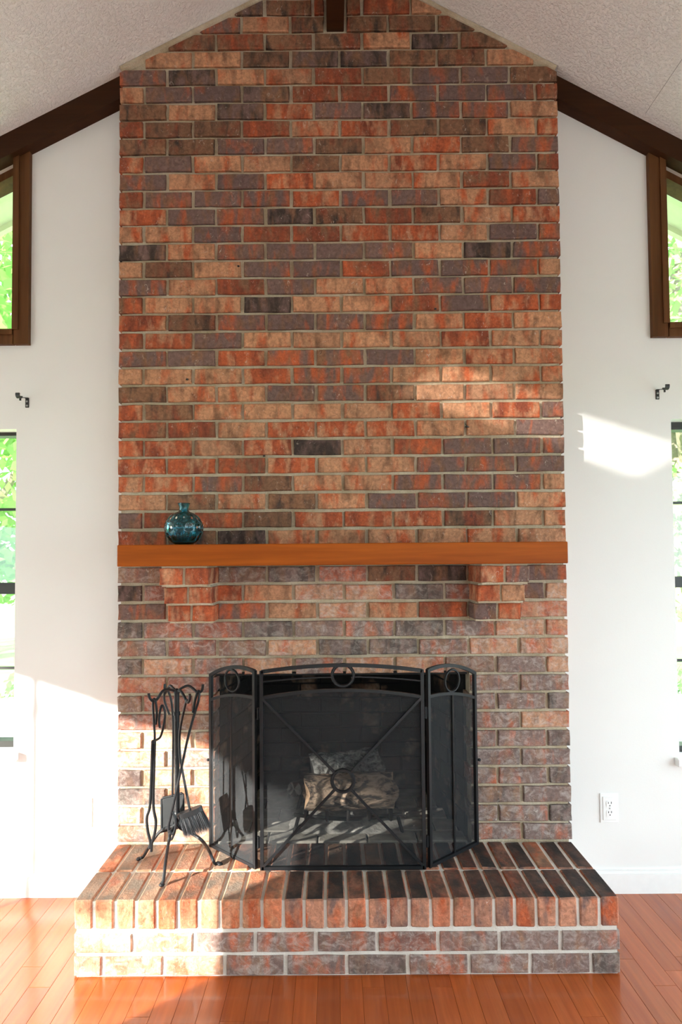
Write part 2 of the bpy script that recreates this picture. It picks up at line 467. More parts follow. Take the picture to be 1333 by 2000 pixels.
# ------------------------------------------------------------------ structure
def front_wall():
    mb = MB()
    def strip(x0, x1, za, zb, zb2=None):
        mb.prism([(x0, za), (x1, za), (x1, zb if zb2 is None else zb2), (x0, zb)], DW, DW + WT)
    top = lambda x: zc(x) + 0.02
    # left bay
    strip(RXL - WT, WIN_OUT_L, 0, top(RXL - WT), top(WIN_OUT_L))
    strip(WIN_OUT_L, LLx, 0, LLb); strip(WIN_OUT_L, LLx, LLt, ULz)
    mb.prism([(WIN_OUT_L, zc(WIN_OUT_L) - 0.098), (UL_in, zc(UL_in) - 0.098), (UL_in, top(UL_in)), (WIN_OUT_L, top(WIN_OUT_L))], DW, DW + WT)
    # pier left
    strip(LLx, XOL - .02, 0, ULz)
    strip(UL_in, XOL - .02, ULz, top(UL_in), top(XOL - .02))
    strip(XOL - .02, APX, ZOT + .25, top(XOL - .02), top(APX))
    strip(APX, XOR + .02, ZOT + .25, top(APX), top(XOR + .02))
    strip(XOR + .02, UR_in, URz, top(XOR + .02), top(UR_in))
    strip(XOR + .02, LRx, 0, URz)
    strip(LRx, WIN_OUT_R, 0, LRb); strip(LRx, WIN_OUT_R, LRt, URz)
    mb.prism([(UR_in, zc(UR_in) - 0.098), (WIN_OUT_R, zc(WIN_OUT_R) - 0.098), (WIN_OUT_R, top(WIN_OUT_R)), (UR_in, top(UR_in))], DW, DW + WT)
    strip(WIN_OUT_R, RXR + WT, 0, top(WIN_OUT_R), top(RXR + WT))
    # wall left over between the lower-window edge and the upper opening
    return struct(mb.build('wall_front', PAINT), 'white painted wall on both sides of the brick chimney', 'wall')
front_wall()

DOOR_Y0, DOOR_Y1, DOOR_T = 0.24, 1.76, 2.05
mb = MB()
mb.box(RXL - WT, RXL, RYB - WT, DOOR_Y0, 0, zc(RXL) + .01); mb.box(RXL - WT, RXL, DOOR_Y1, DW, 0, zc(RXL) + .01)
mb.box(RXL - WT, RXL, DOOR_Y0, DOOR_Y1, DOOR_T, zc(RXL) + .01)
struct(mb.build('wall_left', PAINT), 'white painted side wall with a glazed patio door', 'wall')
GR = (-0.7, 2.3, 0.12, 2.12)     # glazing of the right wall y0,y1,z0,z1
mb = MB()
zt = zc(RXR) + .01
mb.box(RXR, RXR + WT, RYB - WT, GR[0], 0, zt); mb.box(RXR, RXR + WT, GR[1], DW, 0, zt)
mb.box(RXR, RXR + WT, GR[0], GR[1], 0, GR[2]); mb.box(RXR, RXR + WT, GR[0], GR[1], GR[3], zt)
struct(mb.build('wall_right', PAINT), 'white painted side wall with wide glazing', 'wall')
GB = (0.3, 2.3, 0.30, 2.10)
mb = MB()
def bstrip(x0, x1, za, zb, zb2): mb.prism([(x0, za), (x1, za), (x1, zb2), (x0, zb)], RYB - WT, RYB)
bstrip(RXL, GB[0], 0, zc(RXL), zc(GB[0])); bstrip(GB[1], RXR, 0, zc(GB[1]), zc(RXR))
bstrip(GB[0], GB[1], 0, GB[2], GB[2]); bstrip(GB[0], APX, GB[3], zc(GB[0]), APZ); bstrip(APX, GB[1], GB[3], APZ, zc(GB[1]))
struct(mb.build('wall_back', PAINT), 'white painted gable wall with a wide window', 'wall')

# ceiling with an unseen skylight added in the left slope for the sun patch
SK = (-2.28, -1.90, -0.26, 0.58)
mb = MB()
def slope(x0, x1, y0, y1, th=0.12, m=mb, lift=0.0):
    vs = []
    for y in (y0, y1):
        for x, dz in ((x0, lift), (x1, lift), (x1, th + lift), (x0, th + lift)): vs.append((x, y, zc(x) + dz))
    m.add(vs, [(0, 1, 2, 3), (7, 6, 5, 4), (0, 4, 5, 1), (1, 5, 6, 2), (2, 6, 7, 3), (3, 7, 4, 0)])
Y0, Y1 = RYB - WT, DW
slope(RXL - WT, SK[0], Y0, Y1); slope(SK[1], APX, Y0, Y1); slope(SK[0], SK[1], Y0, SK[2]); slope(SK[0], SK[1], SK[3], Y1)
slope(APX, RXR + WT, Y0, Y1)
ceil_o = struct(mb.build('ceiling', CEIL), 'white popcorn textured vaulted ceiling', 'ceiling')
def on_right_slope(px, py):
    r_ = ray(px, py); t = (APZ + mR * (0 - APX) - CAMZ) / (r_.z - mR * r_.x); return CAM + r_ * t
mb = MB(); mb.tube([on_right_slope(1345, 98), on_right_slope(1262, 221)], .0011, 5); mb.build('drywall_seam', SEAM, ceil_o)
mb = MB()
slope(RXL - WT, APX, DW + WT, 2.95, 0.13, mb, 0.0); slope(APX, RXR + WT, DW + WT, 2.95, 0.13, mb, 0.0)
slope(-4.20, RXL - WT, Y0, 2.95, 0.13, mb); slope(RXR + WT, 3.2, Y0, 2.95, 0.13, mb)  # left part is an unseen porch roof added to cut the sun's top edge
for a, b_ in ((-4.20, APX), (APX, 3.2)):   # bargeboard
    mb.add([(a, 2.95, zc(a) - .03), (b_, 2.95, zc(b_) - .03), (b_, 2.95, zc(b_) + .14), (a, 2.95, zc(a) + .14),
            (a, 2.98, zc(a) - .03), (b_, 2.98, zc(b_) - .03), (b_, 2.98, zc(b_) + .14), (a, 2.98, zc(a) + .14)],
           [(0, 1, 2, 3), (7, 6, 5, 4), (0, 4, 5, 1), (1, 5, 6, 2), (2, 6, 7, 3), (3, 7, 4, 0)])
struct(mb.build('roof_overhang', SOFFIT), 'cream painted roof overhang outside the gable windows, plus an added porch roof cutting the sun', 'roof')

mb = MB(); slope(SK[0] - .03, SK[1] + .03, SK[2] - .03, SK[3] + .03, 0.012, mb, 0.125)
struct(mb.build('added_skylight', DIMPANE), 'added unseen skylight in the left ceiling slope, pane dimming the sun patch', 'window')
# floor
mb = MB(); mb.box(RXL - WT, RXR + WT, RYB - WT, DW + WT, -0.12, -0.012)
floor = struct(mb.build('floor', SUBFLOOR), 'glossy cherry wood plank floor', 'floor')
rng = random.Random(4)
PW = 0.0745; cache = {}
rest = MB()
x = RXL; ci = 0
while x < RXR - 0.01:
    x1 = min(x + PW, RXR)
    y = 0.95
    while y < DW - 0.01:
        L = rng.choice((0.45, 0.6, 0.8, 1.0, 1.2)) * (rng.uniform(0.4, 1) if y == 0.95 else 1)
        L = round(L, 2); ye = min(y + L, DW)
        if DW - ye < 0.12: ye = DW
        wx = round(x1 - x, 4); ly = round(ye - y, 3)
        key = (wx, ly)
        if key not in cache:
            pm = MB(); pm.bevbox(0, wx - .0006, 0, ly - .0007, -.012, 0, .0006); cache[key] = pm.mesh('plank', FLOORW)
        link('plank', cache[key], floor, (x, y, 0))
        y = ye
    y = RYB
    while y < 0.94:
        ye = min(y + rng.choice((0.8, 1.0, 1.3, 1.6)), 0.95)
        rest.bevbox(x, x1 - .001, y, ye - .0012, -.012, 0, .0009); y = ye
    x = x1; ci += 1
o = rest.build('floorboards', FLOORW, floor); o['kind'] = 'stuff'

# baseboards
mb = MB()
zb = P(1300, 1697, DW).z
mb.prism([(XR + .005, 0.0), (RXR, 0.0), (RXR, zb - .012), (XR + .005, zb - .012)], DW - .015, DW)
mb.prism([(XR + .005, zb - .012), (RXR, zb - .012), (RXR, zb), (XR + .005, zb)], DW - .010, DW)
struct(mb.build('baseboard_right', TRIMW), 'white baseboard between hearth and right wall', 'baseboard')
mb = MB()
mb.prism([(RXL, 0.0), (XL - .005, 0.0), (XL - .005, zb - .012), (RXL, zb - .012)], DW - .015, DW)
mb.prism([(RXL, zb - .012), (XL - .005, zb - .012), (XL - .005, zb), (RXL, zb)], DW - .010, DW)
struct(mb.build('baseboard_left', TRIMW), 'white baseboard between hearth and left wall', 'baseboard')

# rake beams and ridge beam
def rake(name, xa, xb, lab):
    mb = MB()
    t = lambda x: zc(x) + 0.004
    vs = []
    for y in (DW - .055, DW):
        vs += [(xa, y, t(xa) - BEAMH), (xb, y, t(xb) - BEAMH), (xb, y, t(xb)), (xa, y, t(xa))]
    mb.add(vs, [(0, 1, 2, 3), (7, 6, 5, 4), (0, 4, 5, 1), (1, 5, 6, 2), (2, 6, 7, 3), (3, 7, 4, 0)])
    return struct(mb.build(name, BEAMW), lab, 'beam')
rake('trim_1', RXL, XL + .01, 'dark stained sloping beam meeting the ceiling left of the chimney')
rake('trim_2', XR - .01, RXR, 'dark stained sloping beam meeting the ceiling right of the chimney')
RB0, RB1 = P(638, 30, D).x, P(672, 30, D).x
RBZ = P(655, 57, D).z
mb = MB(); mb.bevbox(RB0, RB1, RYB, D + .04, RBZ, APZ + .03, .003)
struct(mb.build('trim_3', BEAMW), 'dark ridge beam end let into the top of the chimney', 'beam')

# windows in view -----------------------------------------------------------
def gable_window(name, side, lab):
    e = bpy.data.objects.new(name, None); col.objects.link(e); struct(e, lab, 'window')
    xi = UL_in if side < 0 else UR_in
    xo = WIN_OUT_L if side < 0 else WIN_OUT_R
    xt = (P(57, 480, DW - .02).x if side < 0 else P(1271.5, 480, DW - .02).x)    # outer casing edge
    zs = ULz if side < 0 else URz
    zo = (P(30, 672, DW - .02).z if side < 0 else P(1310, 657, DW - .02).z)
    e.location = ((xi + xo) / 2, DW, zs)
    lo, hi = sorted((xi, xt))
    tp = lambda x: zc(x) - BEAMH + .006
    # casing: upright and bottom rail, with an inner rounded lip
    mb = MB(); mb.prism([(lo, zo), (hi, zo), (hi, tp(hi)), (lo, tp(lo))], DW - .022, DW + .0005)
    s_ = 1 if side < 0 else -1
    a, b_ = sorted((xi - s_ * .004, xi + s_ * .022)); mb.prism([(a, zs), (b_, zs), (b_, tp(b_)), (a, tp(a))], DW - .030, DW + .10)
    mb.build('casing_upright', CASEW, e)
    a, b_ = sorted((xo, xi - s_ * .004)); mb = MB(); mb.box(a, b_, DW - .022, DW + .0005, zo, zs + .002); mb.box(a, b_, DW - .030, DW + .10, zs - .022, zs + .002)
    mb.build('casing_rail', CASEW, e)
    q = lambda x: zc(x) - 0.098
    a, b_ = sorted((xo, xi))
    mb = MB(); mb.prism([(a, q(a) - .035), (b_, q(b_) - .035), (b_, q(b_) + .002), (a, q(a) + .002)], DW + .02, DW + .10); mb.build('head_frame', CASEW, e)
    mb = MB(); mb.prism([(a, zs), (b_, zs), (b_, q(b_)), (a, q(a))], DW + .055, DW + .061); mb.build('pane', GLASS, e)
gable_window('window_1', -1, 'brown cased trapezoid gable window left of the chimney')
gable_window('window_2', 1, 'brown cased trapezoid gable window right of the chimney')

def sash_window(name, side, lab, meet, munt_u, munt_l, px, frame_t):
    e = bpy.data.objects.new(name, None); col.objects.link(e); struct(e, lab, 'window')
    xa, xb = (WIN_OUT_L, LLx) if side < 0 else (LRx, WIN_OUT_R)
    zt, zb_ = (LLt, LLb) if side < 0 else (LRt, LRb)
    e.location = ((xa + xb) / 2, DW, zb_)
    yf = DW + .075
    zz_ = lambda py: P(px, py, yf).z
    mb = MB()
    mb.box(xa, xb, yf - .01, yf + .05, zz_(frame_t), zt); mb.box(xa, xb, yf - .01, yf + .05, zb_, zb_ + .03)
    for q in (xa, xb - .02): mb.box(q, q + .02, yf - .005, yf + .05, zb_, zt) if (q == xa) == (side < 0) else None
    mb.build('frame', BRONZE, e)
    mb = MB(); mb.box(xa, xb, yf - .015, yf + .02, zz_(meet[1]), zz_(meet[0])); mb.box(xa, xb, yf - .020, yf - .012, zz_((meet[0] + meet[1]) / 2), zz_(meet[0]) - .004)
    mb.build('meeting_rail', BRONZE, e)
    for a in (munt_u, munt_l):
        mb = MB(); mb.box(xa, xb, yf, yf + .012, zz_(a) - .006, zz_(a) + .006); mb.build('muntin', BRONZE, e)
    for x_ in (xa + (xb - xa) / 3, xa + 2 * (xb - xa) / 3):
        mb = MB(); mb.box(x_ - .006, x_ + .006, yf, yf + .012, zb_ + .03, zz_(frame_t)); mb.build('muntin', BRONZE, e)
    mb = MB(); mb.box(xa, xb, yf + .016, yf + .022, zb_ + .03, zz_(meet[1]) + .01); mb.build('pane', GLASS, e)
    mb = MB(); mb.box(xa, xb, yf + .030, yf + .036, zz_(meet[0]) - .01, zz_(frame_t)); mb.build('pane', GLASS, e)
    mb = MB(); a = .022
    mb.bevbox(xa - a, xb + a, DW - .03, DW + .001, zb_ - .030, zb_ + .003, .003); mb.box(xa, xb, DW, DW + .08, zb_ - .01, zb_ + .003)
    mb.build('sill', TRIMW, e)
sash_window('window_3', -1, 'dark framed double hung window with muntins left of the chimney', (1138, 1160), 995, 1305, 15, 852)
sash_window('window_4', 1, 'dark framed double hung window with muntins right of the chimney', (1126, 1147), 982, 1290, 1322, 840)

# glazing out of view (what lights the room)
def glazing(name, lab, cat, axis, pos, a0, a1, z0, z1, n, cuts=None, sw=.022):
    e = bpy.data.objects.new(name, None); col.objects.link(e); struct(e, lab, cat)
    e.location = (pos, (a0 + a1) / 2, z0) if axis == 0 else ((a0 + a1) / 2, pos, z0)
    def bx(u0, u1, w0, w1, za, zb_):
        mb = MB()
        if axis == 0: mb.box(w0, w1, u0, u1, za, zb_)
        else: mb.box(u0, u1, w0, w1, za, zb_)
        return mb
    bx(a0, a1, pos - .03, pos + .03, z1 - .05, z1).build('frame', TRIMW, e); bx(a0, a1, pos - .03, pos + .03, z0, z0 + .05).build('frame', TRIMW, e)
    us = cuts or [a0 + i * (a1 - a0) / n for i in range(n + 1)]
    for i, u in enumerate(us):
        ua = max(a0, u - sw); ub = min(a1, u + sw)
        bx(ua, ub, pos - sw, pos + sw, z0 + .05, z1 - .05).build('stile', TRIMW, e)
        if i < len(us) - 1: bx(u + sw, us[i + 1] - sw, pos - .003, pos + .003, z0 + .05, z1 - .05).build('pane', GLASS, e)
glazing('door_1', 'glazed patio door in the left side wall', 'door', 0, RXL - .07, DOOR_Y0, DOOR_Y1, 0, DOOR_T, 2, [DOOR_Y0, 1.47, DOOR_Y1], .007)
glazing('window_5', 'wide glazing in the right side wall', 'window', 0, RXR + .07, *GR, 3)
glazing('window_6', 'window in the opposite gable wall', 'window', 1, RYB - .07, *GB, 2)
portal('window_right_offscreen', (RXR + .02, (GR[0] + GR[1]) / 2, (GR[2] + GR[3]) / 2), GR[1] - GR[0], GR[3] - GR[2], (-1, 0, 0))
portal('window_back_offscreen', ((GB[0] + GB[1]) / 2, RYB - .02, (GB[2] + GB[3]) / 2), GB[1] - GB[0], GB[3] - GB[2], (0, 1, 0))
portal('window_left_offscreen', (RXL - .02, (DOOR_Y0 + DOOR_Y1) / 2, DOOR_T / 2), DOOR_Y1 - DOOR_Y0, DOOR_T, (1, 0, 0))

# ------------------------------------------------------------------ brick chimney
ROWS = {
 46: "KKKBMMTBB", 45: "TTETBBBBBB", 44: "MBMBBTKBK", 43: "TTTBKKBBTK", 42: "EKTTMBGGB", 41: "TGGKMMEGEM",
 40: "BTKRGKEET", 39: "MBBMTRBBTR", 38: "BBGGBTRBE", 37: "RGTTBTRTEM", 36: "ETGRTTTMT", 35: "MEGEREGTMG",
 34: "RGEKBMBTR", 33: "TTGMMRRTGE", 32: "KTEGGETKE", 31: "TBTGGMGEET", 30: "ETMGTTEGE", 29: "MTTKTTMGRR",
 28: "RBEGEETRT", 27: "MRGTTTTRTT", 26: "EGREEGTRT", 25: "TTTREETTTT", 24: "BTTEEBTTT", 23: "RBTTTTRTRE",
 22: "MMTRRRTTG", 21: "RRTRKTMEGE", 20: "RRMRTTGEG", 19: "TREBTTEEET", 18: "TBTBTGEGT", 17: "EMMBRRRBTT",
 16: "MBKTTTTTT", 15: "BTETMTBETM", 14: "BTBKMBKTE", 13: "KMRTTTKMET", 12: "ETETTTMTR", 11: "KEMKGEKETR",
 10: "EMBTKKETT", 9: "KTETETTBGT", 8: "RMTTTTTEE", 7: "BMRTTTTEEK", 6: "MBTTTTEET", 5: "TTTTTTTEGK",
 4: "TETTTTTGG", 3: "GTTTTTTEGK", 2: "KTTTTTTKG", 1: "TTRTTTTGGK", 0: "BTTTTTTEG", 47: "BBBBBBBBBB",
}
JV, JH = 0.0125, 0.0125
BH = CH - JH
W = XR - XL; PIT = (W + JV) / 9.0
rng = random.Random(11)
def brick_mesh(w, h, d, seed):
    r = random.Random(seed); j = 0.0016; b_ = 0.0035
    pts = []
    for (x, z) in ((-w / 2, -h / 2), (-w / 6, -h / 2), (w / 6, -h / 2), (w / 2, -h / 2), (w / 2, 0), (w / 2, h / 2), (w / 6, h / 2), (-w / 6, h / 2), (-w / 2, h / 2), (-w / 2, 0)):
        pts.append((x + r.uniform(-j, j), z + r.uniform(-j, j)))
    mb = MB(); n = len(pts)
    vs = [(x * (1 - 2 * b_ / w), r.uniform(-.0008, .0008), z * (1 - 2 * b_ / h)) for x, z in pts] + [(x, b_, z) for x, z in pts] + [(x, d, z) for x, z in pts]
    fs = [tuple(range(n))]
    for i in range(n):
        k = (i + 1) % n
        fs += [(i, k, k + n, i + n), (i + n, k + n, k + 2 * n, i + 2 * n)]
    mb.add(vs, fs)
    return mb
bcache = {}
def get_brick(w, h, d, var):
    key = (round(w, 3), round(h, 4), round(d, 3), var)
    if key not in bcache:
        bcache[key] = brick_mesh(w, h, d, hash(key) & 0xffff).mesh('brick', BM['T'])
    return bcache[key]
def set_mat(o, m_):
    o.material_slots[0].link = 'OBJECT'; o.material_slots[0].material = m_

chim = thing('brick_chimney', 'tall red and brown brick chimney breast rising to the vaulted ceiling', 'chimney', ((XL + XR) / 2, D, HZ))
# mortar core with the firebox opening
mb = MB(); ym = D + .013; e_ = .009
xa, xb = XL + e_, XR - e_
ztop = zc(xa) - .003
fbx0, fbx1 = XOL - .004, XOR + .004
ZJ = Z0 + 12 * CH
mb.prism([(xa, ZJ), (fbx0 - .006, ZJ), (fbx0 - .006, zc(xa) - .003), (xa, zc(xa) - .003)], ym, DW + .001)
mb.prism([(fbx1 + .006, ZJ), (xb, ZJ), (xb, zc(xb) - .003), (fbx1 + .006, zc(xb) - .003)], ym, DW + .001)
mb.prism([(fbx0 - .006, ZJ), (fbx1 + .006, ZJ), (fbx1 + .006, zc(xb) - .003), (fbx0 - .006, zc(xa) - .003)], ym, DW + .001)
mb.prism([(xa, zc(xa) - .0031), (xb, zc(xb) - .0031), (APX, APZ - .003)], ym, DW + .001)
mb.build('mortar_core', MORTAR, chim)
mb = MB()
mb.prism([(xa, HZ - .02), (fbx0 - .006, HZ - .02), (fbx0 - .006, ZJ), (xa, ZJ)], ym, DW + .001)
mb.prism([(fbx1 + .006, HZ - .02), (xb, HZ - .02), (xb, ZJ), (fbx1 + .006, ZJ)], ym, DW + .001)
mb.prism([(fbx0 - .006, ZOT + .01), (fbx1 + .006, ZOT + .01), (fbx1 + .006, ZJ), (fbx0 - .006, ZJ)], ym, DW + .001)
mb.build('mortar_core', MORTAR, chim)
# mortar fillet pressed against the sloping ceiling
mb = MB()
mb.tube([(XL + .004, D + .012, zc(XL + .004) - .012), (APX, D + .012, APZ - .012), (XR - .004, D + .012, zc(XR - .004) - .012)], .017, 6)
mb.build('mortar_fillet', MORTAR, chim)

items = []   # (area, x, z, w, mat, special)
for k in range(0, 48):
    zm = Z0 + (k + .5) * CH
    s_ = ROWS[k]
    segs = []
    if k % 2 == 0:
        for i in range(9): segs.append((XL + i * PIT, XL + i * PIT + PIT - JV))
    else:
        hw = PIT / 2 - JV
        segs.append((XL, XL + hw + JV * .5))
        for i in range(8): segs.append((XL + PIT / 2 + i * PIT + JV * .5, XL + PIT / 2 + i * PIT + PIT - JV * .5))
        segs.append((XL + PIT / 2 + 8 * PIT + JV * .5, XR))
    for i, (a, b_) in enumerate(segs):
        a += rng.uniform(-.002, .002) if i else 0; b_ += rng.uniform(-.002, .002) if i < len(segs) - 1 else 0
        parts = [(a, b_)]
        zlo, zhi = zm - BH / 2, zm + BH / 2
        if zlo < ZOT - .02:
            parts = [p for p in ((a, min(b_, XOL)), (max(a, XOR), b_)) if p[1] - p[0] > .03]
        if zhi > RBZ - .01:
            parts = [q for p in parts for q in ((p[0], min(p[1], RB0 - .012)), (max(p[0], RB1 + .012), p[1])) if q[1] - q[0] > .02]
        for (p0, p1) in parts:
            clip = min(zc(p0), zc(p1)) - .026 < zhi
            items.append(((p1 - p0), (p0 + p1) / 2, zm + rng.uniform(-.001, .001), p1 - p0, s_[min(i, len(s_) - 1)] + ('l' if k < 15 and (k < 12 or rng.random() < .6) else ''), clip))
items.sort(key=lambda t: -t[0] + (0.5 if t[5] else 0))
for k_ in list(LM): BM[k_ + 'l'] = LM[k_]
rest = MB(); restmats = list(BM.values()); keys = list(BM.keys())
count = 0
def clip_poly(poly):
    for (mm, x0_) in ((mL, -1), (mR, 1)):
        out = []
        f = lambda p: (APZ + mm * (p[0] - APX) - .026) - p[1]
        for i in range(len(poly)):
            p, q = poly[i], poly[(i + 1) % len(poly)]
            fp, fq = f(p), f(q)
            if fp >= 0: out.append(p)
            if fp * fq < 0:
                t = fp / (fp - fq); out.append((p[0] + (q[0] - p[0]) * t, p[1] + (q[1] - p[1]) * t))
        poly = out
        if not poly: return poly
    return poly
for (ln, x, z, w_, mk, clip) in items:
    dy = rng.uniform(-.0025, .0025)
    if not clip and count < 288:
        me = get_brick(round(w_, 2) if abs(w_ - (PIT - JV)) > .02 else PIT - JV, BH, .09, rng.randrange(6))
        o = link('brick', me, chim, (x, D + dy, z)); set_mat(o, BM[mk]); count += 1
    else:
        poly = [(x - w_ / 2, z - BH / 2), (x + w_ / 2, z - BH / 2), (x + w_ / 2, z + BH / 2), (x - w_ / 2, z + BH / 2)]
        if clip: poly = clip_poly(poly)
        if len(poly) < 3: continue
        ar = abs(sum(poly[i][0] * poly[(i + 1) % len(poly)][1] - poly[(i + 1) % len(poly)][0] * poly[i][1] for i in range(len(poly)))) / 2
        if ar < .0008: continue
        if not clip:
            bmx = brick_mesh(w_, BH, .09, rng.randrange(999))
            rest.add([(vx + x, vy + D + dy, vz + z) for vx, vy, vz in bmx.v], bmx.f, keys.index(mk))
        else:
            n = len(poly); cx_ = sum(p[0] for p in poly) / n; cz_ = sum(p[1] for p in poly) / n
            ins = [(cx_ + (p[0] - cx_) * .96, cz_ + (p[1] - cz_) * .92) for p in poly]
            vs = [(p[0], D + dy, p[1]) for p in ins] + [(p[0], D + dy + .0035, p[1]) for p in poly] + [(p[0], D + .09, p[1]) for p in poly]
            fs = [tuple(range(n))] + [(i, (i + 1) % n, (i + 1) % n + n, i + n) for i in range(n)] + [(i + n, (i + 1) % n + n, (i + 1) % n + 2 * n, i + 2 * n) for i in range(n)]
            rest.add(vs, fs, keys.index(mk))
o = rest.build('brick_cuts', restmats, chim); o['kind'] = 'stuff'; o['label'] = 'cut and half bricks at the edges of the chimney'

# corbels under the mantel: three stepped courses of two headers
CORB = {14: .200, 13: .140, 12: .086}
for side in (-1, 1):
    e = link('corbel', None, chim, (P(375 if side < 0 else 965, 1150, D).x, D, Z0 + 13 * CH))
    mbm = MB()
    for k in (14, 13, 12):
        pr = CORB[k]; yf = D - pr
        zm = Z0 + (k + .5) * CH
        if side < 0: x1 = P(427, 1150, D).x; x0 = x1 - .186
        else: x0 = P(917, 1150, D).x; x1 = x0 + .186
        hw = (x1 - x0 - .011) / 2
        mks = {(-1, 14): 'RR', (-1, 13): 'RR', (-1, 12): 'RR', (1, 14): 'RE', (1, 13): 'RT', (1, 12): 'GR'}[(side, k)]
        for i in range(2):
            xx = x0 + hw / 2 + i * (hw + .011)
            bo = link('brick', get_brick(hw, BH, pr + .02, 30 + i + k), chim, (xx, yf, zm)); set_mat(bo, BM[mks[i]])
            bo.parent = e; bo.matrix_parent_inverse = Matrix.Translation(-Vector(e.location))
        mbm.box(x0 + .006, x1 - .006, yf + .008, D + .02, zm - BH / 2 - .008, zm + BH / 2 + (.0105 if k == 14 else .006))
    mbm.build('corbel_mortar', MORTAR, e)

# firebox
fb = link('firebox', None, chim, ((XOL + XOR) / 2, D + .1, HZ))
FB0, FB1 = XOL + .11, XOR - .11; YB = D + .60; YA = D + .085
mb = MB()
def quad(a, b_, c_, d_): mb.add([a, b_, c_, d_], [(0, 1, 2, 3)])
t_ = .03; ZH = 1.45
# shell, thick sides
mb.add([(XOL - .03, YA, HZ - .02), (FB0 - .03, YB + .03, HZ - .02), (FB0, YB, HZ - .02), (XOL + .0, YA, HZ - .02),
        (XOL - .03, YA, ZH), (FB0 - .03, YB + .03, ZH), (FB0, YB, ZH), (XOL + .0, YA, ZH)], [(0, 1, 2, 3), (7, 6, 5, 4), (0, 4, 5, 1), (1, 5, 6, 2), (2, 6, 7, 3), (3, 7, 4, 0)])
mb.add([(XOR + .03, YA, HZ - .02), (FB1 + .03, YB + .03, HZ - .02), (FB1, YB, HZ - .02), (XOR - .0, YA, HZ - .02),
        (XOR + .03, YA, ZH), (FB1 + .03, YB + .03, ZH), (FB1, YB, ZH), (XOR - .0, YA, ZH)], [(0, 1, 2, 3), (7, 6, 5, 4), (0, 4, 5, 1), (1, 5, 6, 2), (2, 6, 7, 3), (3, 7, 4, 0)])
mb.box(FB0 - .02, FB1 + .02, YB, YB + .05, HZ - .02, ZH)
mb.box(XOL - .03, XOR + .03, YA, YB + .05, ZH, ZH + .03)
mb.box(XOL - .03, XOR + .03, YA, YB + .05, HZ - .024, HZ - .012)
mb.prism([(XOL - .03, ZOT + .03), (XOR + .03, ZOT + .03), (XOR + .03, ZH), (XOL - .03, ZH)], DW - .004, DW + .03)
mb.build('firebox_shell', SOOTM, fb)
def plate_mesh(w_, h_, d_):
    key = ('p', round(w_, 3), round(h_, 3), round(d_, 3))
    if key not in bcache:
        q = MB(); q.bevbox(-w_ / 2, w_ / 2, 0, d_, -h_ / 2, h_ / 2, .003); bcache[key] = q.mesh('firebrick', FIREBRICK)
    return bcache[key]
FH = .0745
for r_ in range(9):
    z = HZ + .006 + FH * (r_ + .5)
    # back
    nb = 4; wv = (FB1 - FB0) / nb; off = wv / 2 if r_ % 2 else 0
    xs = FB0 - off
    while xs < FB1 - .02:
        a = max(xs, FB0); b_ = min(xs + wv, FB1)
        if b_ - a > .03: link('firebrick', plate_mesh(b_ - a - .006, FH - .007, .012), fb, ((a + b_) / 2, YB - .010, z))
        xs += wv
    # sides
    for sd in (-1, 1):
        A = Vector((XOL if sd < 0 else XOR, YA, 0)); B = Vector((FB0 if sd < 0 else FB1, YB - .012, 0))
        L = (B - A).length; ang = math.atan2(B.y - A.y, B.x - A.x)
        cuts = [0, L / 3, 2 * L / 3, L] if r_ % 2 else [0, L / 6, L / 2, 5 * L / 6, L]
        for c0, c1 in zip(cuts, cuts[1:]):
            mid = A + (B - A) * ((c0 + c1) / 2 / L)
            o = link('firebrick', plate_mesh(c1 - c0 - .006, FH - .007, .012), fb, (mid.x, mid.y, z))
            o.rotation_euler[2] = ang if sd > 0 else ang + math.pi
            n = Vector((-math.sin(o.rotation_euler[2]), math.cos(o.rotation_euler[2]), 0))
            o.location = Vector((mid.x, mid.y, z)) - n * .010
# floor of the firebox
nx = 5
for r_, (ya, yb) in enumerate(((D + .016, D + .105), (D + .112, D + .222), (D + .228, D + .338), (D + .344, D + .454), (D + .46, D + .57))):
    tt = max(0.0, min(1.0, ((ya + yb) / 2 - YA) / (YB - YA)))
    xa_, xb_ = XOL + .11 * tt + .004, XOR - .11 * tt - .004
    off = .5 if r_ % 2 else 0
    wv = (xb_ - xa_) / nx; xs = xa_ - off * wv
    while xs < xb_ - .02:
        a = max(xs, xa_); b_ = min(xs + wv, xb_)
        if b_ - a > .03:
            q = MB(); q.bevbox(a + .003, b_ - .003, ya, yb, HZ - .02, HZ + .001 + rng.uniform(-.001, .001), .004)
            q.build('floor_firebrick', ASHBRICK, fb)
        xs += wv
mb = MB(); mb.bevbox(XOL + .001, XOR - .001, D + .004, D + .09, ZOT - .004, ZOT + .008, .001)
mb.build('steel_lintel', SOOTM, chim)

